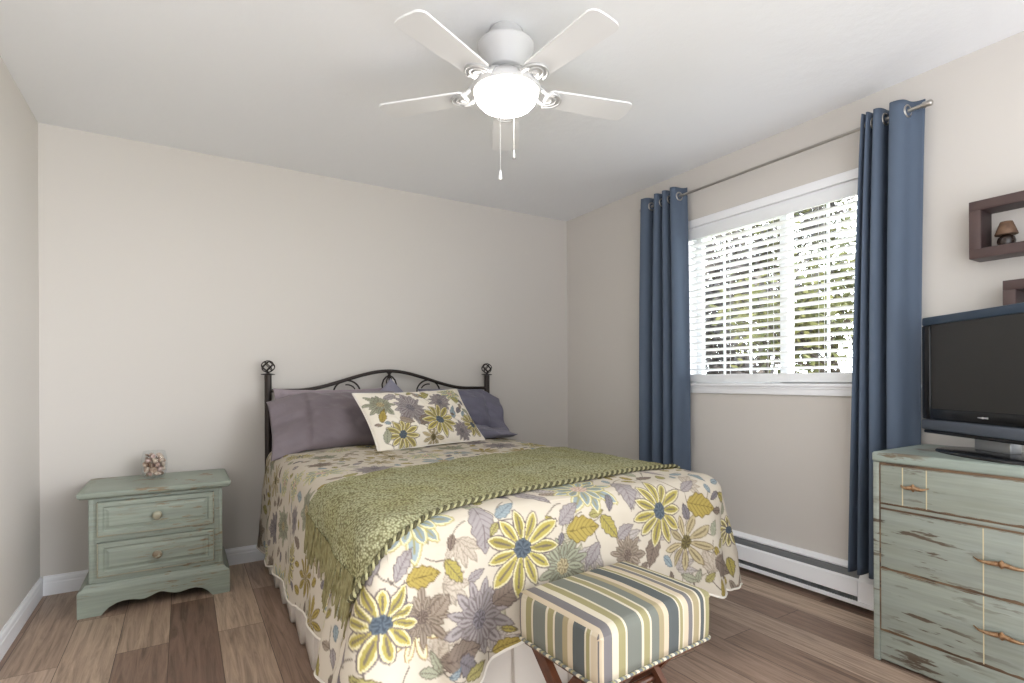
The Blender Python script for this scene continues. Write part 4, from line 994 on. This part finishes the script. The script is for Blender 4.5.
ring = [mb.v[ids[(1, i, 0)]] for i in range(0, n, 3)]+[mb.v[ids[(1, n-1, k)]] for k in range(0, n, 3)]+[mb.v[ids[(1, i, n-1)]] for i in range(n-1, -1, -3)]+[mb.v[ids[(1, 0, k)]] for k in range(n-1, -1, -3)]
cl = [ring[0]]
for p in ring[1:]:
    if (Vector(p)-Vector(cl[-1])).length > .002: cl.append(p)
if (Vector(cl[0])-Vector(cl[-1])).length < .002: cl.pop()
MB().tube(cl, .0055, 8, closed=True).build('piping', m_piping, cu)

# ------------------------------------------------------------------ striped ottoman
def stripe_mat():
    m = bpy.data.materials.new('striped_upholstery'); m.use_nodes = True; t = m.node_tree; b = t.nodes['Principled BSDF']
    c = N(t, 'ShaderNodeUVMap'); c.uv_map = 'UVMap'; sp = N(t, 'ShaderNodeSeparateXYZ'); t.links.new(c.outputs[0], sp.inputs[0])
    cr_, wh, ol, sl, gb, ds, tn = (184, 170, 148), (191, 182, 163), (140, 133, 98), (108, 110, 103), (108, 104, 105), (82, 86, 86), (148, 136, 107)
    st = [(0, cr_), (.035, gb), (.095, wh), (.145, ol), (.20, wh), (.218, sl), (.335, wh), (.352, ol), (.405, wh), (.42, sl), (.488, tn), (.53, cr_), (.572, ds), (.665, wh), (.678, ol), (.705, wh), (.718, cr_), (.76, gb), (.80, wh), (.81, tn), (.865, wh), (.88, ds), (.915, wh), (.93, ol), (.985, wh)]
    r = ramp(t, sp.outputs['X'], [(a, c_) for a, c_ in st], 'CONSTANT')
    t.links.new(r.outputs[0], b.inputs['Base Color']); b.inputs['Roughness'].default_value = .8; b.inputs['Specular IOR Level'].default_value = .2
    n = mapped_noise(t, (700, 700, 700), 2); bump_from(t, b, n.outputs['Fac'], .15, .001); return m
m_str = stripe_mat()
OC = Vector((1.094, 1.208, 0)); OA = radians(4); OM = Matrix.Translation(OC) @ Matrix.Rotation(OA, 4, 'Z'); ohx, ohy = .230, .170; oz0, oz1 = .335, .478
ot = thing('ottoman', 'low striped upholstered ottoman on dark crossed wooden legs at the bed foot', 'ottoman', tuple(OC))
bm = bmesh.new(); bmesh.ops.create_cube(bm, size=1)
for v in bm.verts: v.co = Vector((v.co.x*2*ohx, v.co.y*2*ohy, (oz0+oz1)/2+v.co.z*(oz1-oz0)))
bmesh.ops.bevel(bm, geom=[e for e in bm.edges if all(v.co.z > .4 for v in e.verts)], offset=.028, segments=5, profile=.5, affect='EDGES')
bmesh.ops.bevel(bm, geom=[e for e in bm.edges if abs(e.verts[0].co.z-e.verts[1].co.z) > .06], offset=.018, segments=4, profile=.5, affect='EDGES')
bmesh.ops.triangulate(bm, faces=[f for f in bm.faces if len(f.verts) > 4])
bmesh.ops.subdivide_edges(bm, edges=bm.edges[:], cuts=3, use_grid_fill=True)
bm.normal_update(); bm.verts.index_update(); mb = MB(); uvs = []; fs = []
for f in bm.faces:
    nn = f.normal; sidew = abs(nn.x) > .72
    fs.append([v.index for v in f.verts]); uvs.append([((1-((v.co.y+ohy)/(2*ohy)))*.72+.06 if sidew else (v.co.x+ohx)/(2*ohx), v.co.z) for v in f.verts])
vs = []
for v in bm.verts:
    p = v.co.copy(); e = max(0, 1-(p.x/ohx)**2)*max(0, 1-(p.y/ohy)**2)
    if p.z > .40: p.z += .010*e
    p.x *= 1+.012*sin(pi*(p.z-oz0)/(oz1-oz0)); p.y *= 1+.012*sin(pi*(p.z-oz0)/(oz1-oz0)); vs.append(OM @ p)
mb.add(vs, fs, True, uvs); bm.free()
mb.build('cushion', m_str, ot, smooth_angle=180)
pp = []
def rr_path(hx, hy, r, z, n=8):
    o = []
    for cx, cy, a0 in ((hx-r, hy-r, 0), (-hx+r, hy-r, 90), (-hx+r, -hy+r, 180), (hx-r, -hy+r, 270)):
        for k in range(n+1): a = radians(a0+90*k/n); o.append(OM @ Vector((cx+r*cos(a), cy+r*sin(a), z)))
    return o
path = rr_path(ohx+.001, ohy+.001, .018, oz0); Lp = 0
mb = MB().tube(path, .0052, 8, closed=True)
ob = mb.build('piping', None, ot)
def dash_mat():
    m = bpy.data.materials.new('striped_piping'); m.use_nodes = True; t = m.node_tree; b = t.nodes['Principled BSDF']; c = N(t, 'ShaderNodeTexCoord')
    sp = N(t, 'ShaderNodeSeparateXYZ'); t.links.new(c.outputs['Object'], sp.inputs[0]); ad = N(t, 'ShaderNodeMath', operation='ADD'); t.links.new(sp.outputs['X'], ad.inputs[0]); t.links.new(sp.outputs['Y'], ad.inputs[1])
    mu = N(t, 'ShaderNodeMath', operation='MULTIPLY'); mu.inputs[1].default_value = 26; t.links.new(ad.outputs[0], mu.inputs[0]); fr_ = N(t, 'ShaderNodeMath', operation='FRACT'); t.links.new(mu.outputs[0], fr_.inputs[0])
    r = ramp(t, fr_.outputs[0], [(0, (200, 190, 166)), (.28, (96, 100, 100)), (.62, (148, 140, 104)), (.8, (104, 106, 102))], 'CONSTANT'); t.links.new(r.outputs[0], b.inputs['Base Color']); b.inputs['Roughness'].default_value = .8; return m
ob.data.materials.append(dash_mat())
MB().box(-ohx+.012, ohx-.012, -ohy+.012, ohy-.012, oz0-.022, oz0-.001, .003, 2, OM).build('seat_board', m_wood, ot)
for sx_ in (-1, 1):
    for dy in (-1, 1):
        a = Vector((sx_*(ohx-.035-(.012 if dy > 0 else -.012)), dy*(ohy-(.028 if dy > 0 else .085)), oz0-.022)); b_ = Vector((a.x, -dy*(ohy-.01), 0.0))
        d = (b_-a); nrm = Vector((0, -d.z, d.y)).normalized()*.021; xx = Vector((.011, 0, 0))
        q4 = []
        for p, k_ in ((a, 1.0), (a+d*.5, .95), (b_, .75)):
            hz = Vector((0, nrm.length/max(.2, abs(nrm.normalized().y)), 0))*k_
            q4 += [p-xx-hz, p+xx-hz, p+xx+hz, p-xx+hz]
        vs = [OM @ p for p in q4]
        MB().add(vs, [(0, 1, 2, 3), (8, 9, 10, 11)]+[(i*4+k, i*4+(k+1) % 4, i*4+4+(k+1) % 4, i*4+4+k) for i in range(2) for k in range(4)]).build('leg', m_wood, ot)
zc = (oz0-.022)*.5
MB().tube([OM @ Vector((-ohx+.035, .002, zc)), OM @ Vector((ohx-.035, .002, zc))], .011, 12).build('stretcher', m_wood, ot)

# ------------------------------------------------------------------ outside: lawn, trees
struct(MB().box(XW1+.15, 30, -14, 22, -.75, -.6).build('ground', m_grass))
rt_ = random.Random(3)
def tree(name, label, x, y, hgt, leafm, nleaf, lsize, spread_, group):
    r = thing(name, label, 'tree', (x, y, -.6), group)
    br = MB(); tips = []
    def grow(p, d, ln, rad, depth):
        pts = [p]; dd = d.copy()
        for k in range(4):
            dd = (dd+Vector((rt_.uniform(-.2, .2), rt_.uniform(-.2, .2), rt_.uniform(-.05, .12)))).normalized(); pts.append(pts[-1]+dd*ln/4)
        br.tube(pts, [rad*(1-.12*k) for k in range(5)], 6 if depth < 2 else 4, caps=False)
        if depth >= 2: tips.extend(pts[1:])
        if depth < 4:
            for k in range(4 if depth == 0 else 3):
                s = pts[rt_.randint(2, 4)] if depth else pts[min(4, 1+k)]
                nd = (dd*.6+Vector((rt_.uniform(-1, 1), rt_.uniform(-1, 1), rt_.uniform(-.15, .7)))*spread_).normalized(); grow(s, nd, ln*.66, rad*.55, depth+1)
    grow(Vector((x, y, -.6)), Vector((0, 0, 1)), hgt*.42, .075, 0)
    br.build('trunk', m_bark, r)
    lf = MB()
    for k in range(nleaf):
        p = rt_.choice(tips)+Vector((rt_.gauss(0, .16), rt_.gauss(0, .16), rt_.gauss(0, .16))); a = Vector((rt_.uniform(-1, 1), rt_.uniform(-1, 1), rt_.uniform(-1, 1))).normalized(); b_ = a.orthogonal().normalized(); s = lsize*rt_.uniform(.6, 1.3)
        lf.add([p-a*s, p+b_*s*.45+a*.1*s, p+a*s, p-b_*s*.45+a*.1*s], [(0, 1, 2, 3)])
    lf.build('foliage', leafm, r, fix=False)
for x, y, hg, lm, nl, sz, lab_ in ((7.0, 5.75, 4.6, m_leafd, 9500, .055, 'grey twiggy tree outside the window, at the left end of the blind'), (7.2, 4.75, 4.8, m_leafd, 9500, .055, 'grey-brown twiggy tree outside, just left of the window mullion'),
        (7.0, 3.65, 4.6, m_leaf, 5200, .06, 'sunlit green leafy tree outside, in the right half of the window'), (10.6, 7.9, 6.2, m_leafd, 5200, .06, 'far grey tree outside, behind the left half of the blind'),
        (10.8, 5.9, 6.4, m_leaf, 4600, .06, 'far green tree outside, behind the middle of the blind')):
    tree('garden_tree', lab_, x, y, hg, lm, nl, sz, .62, None)
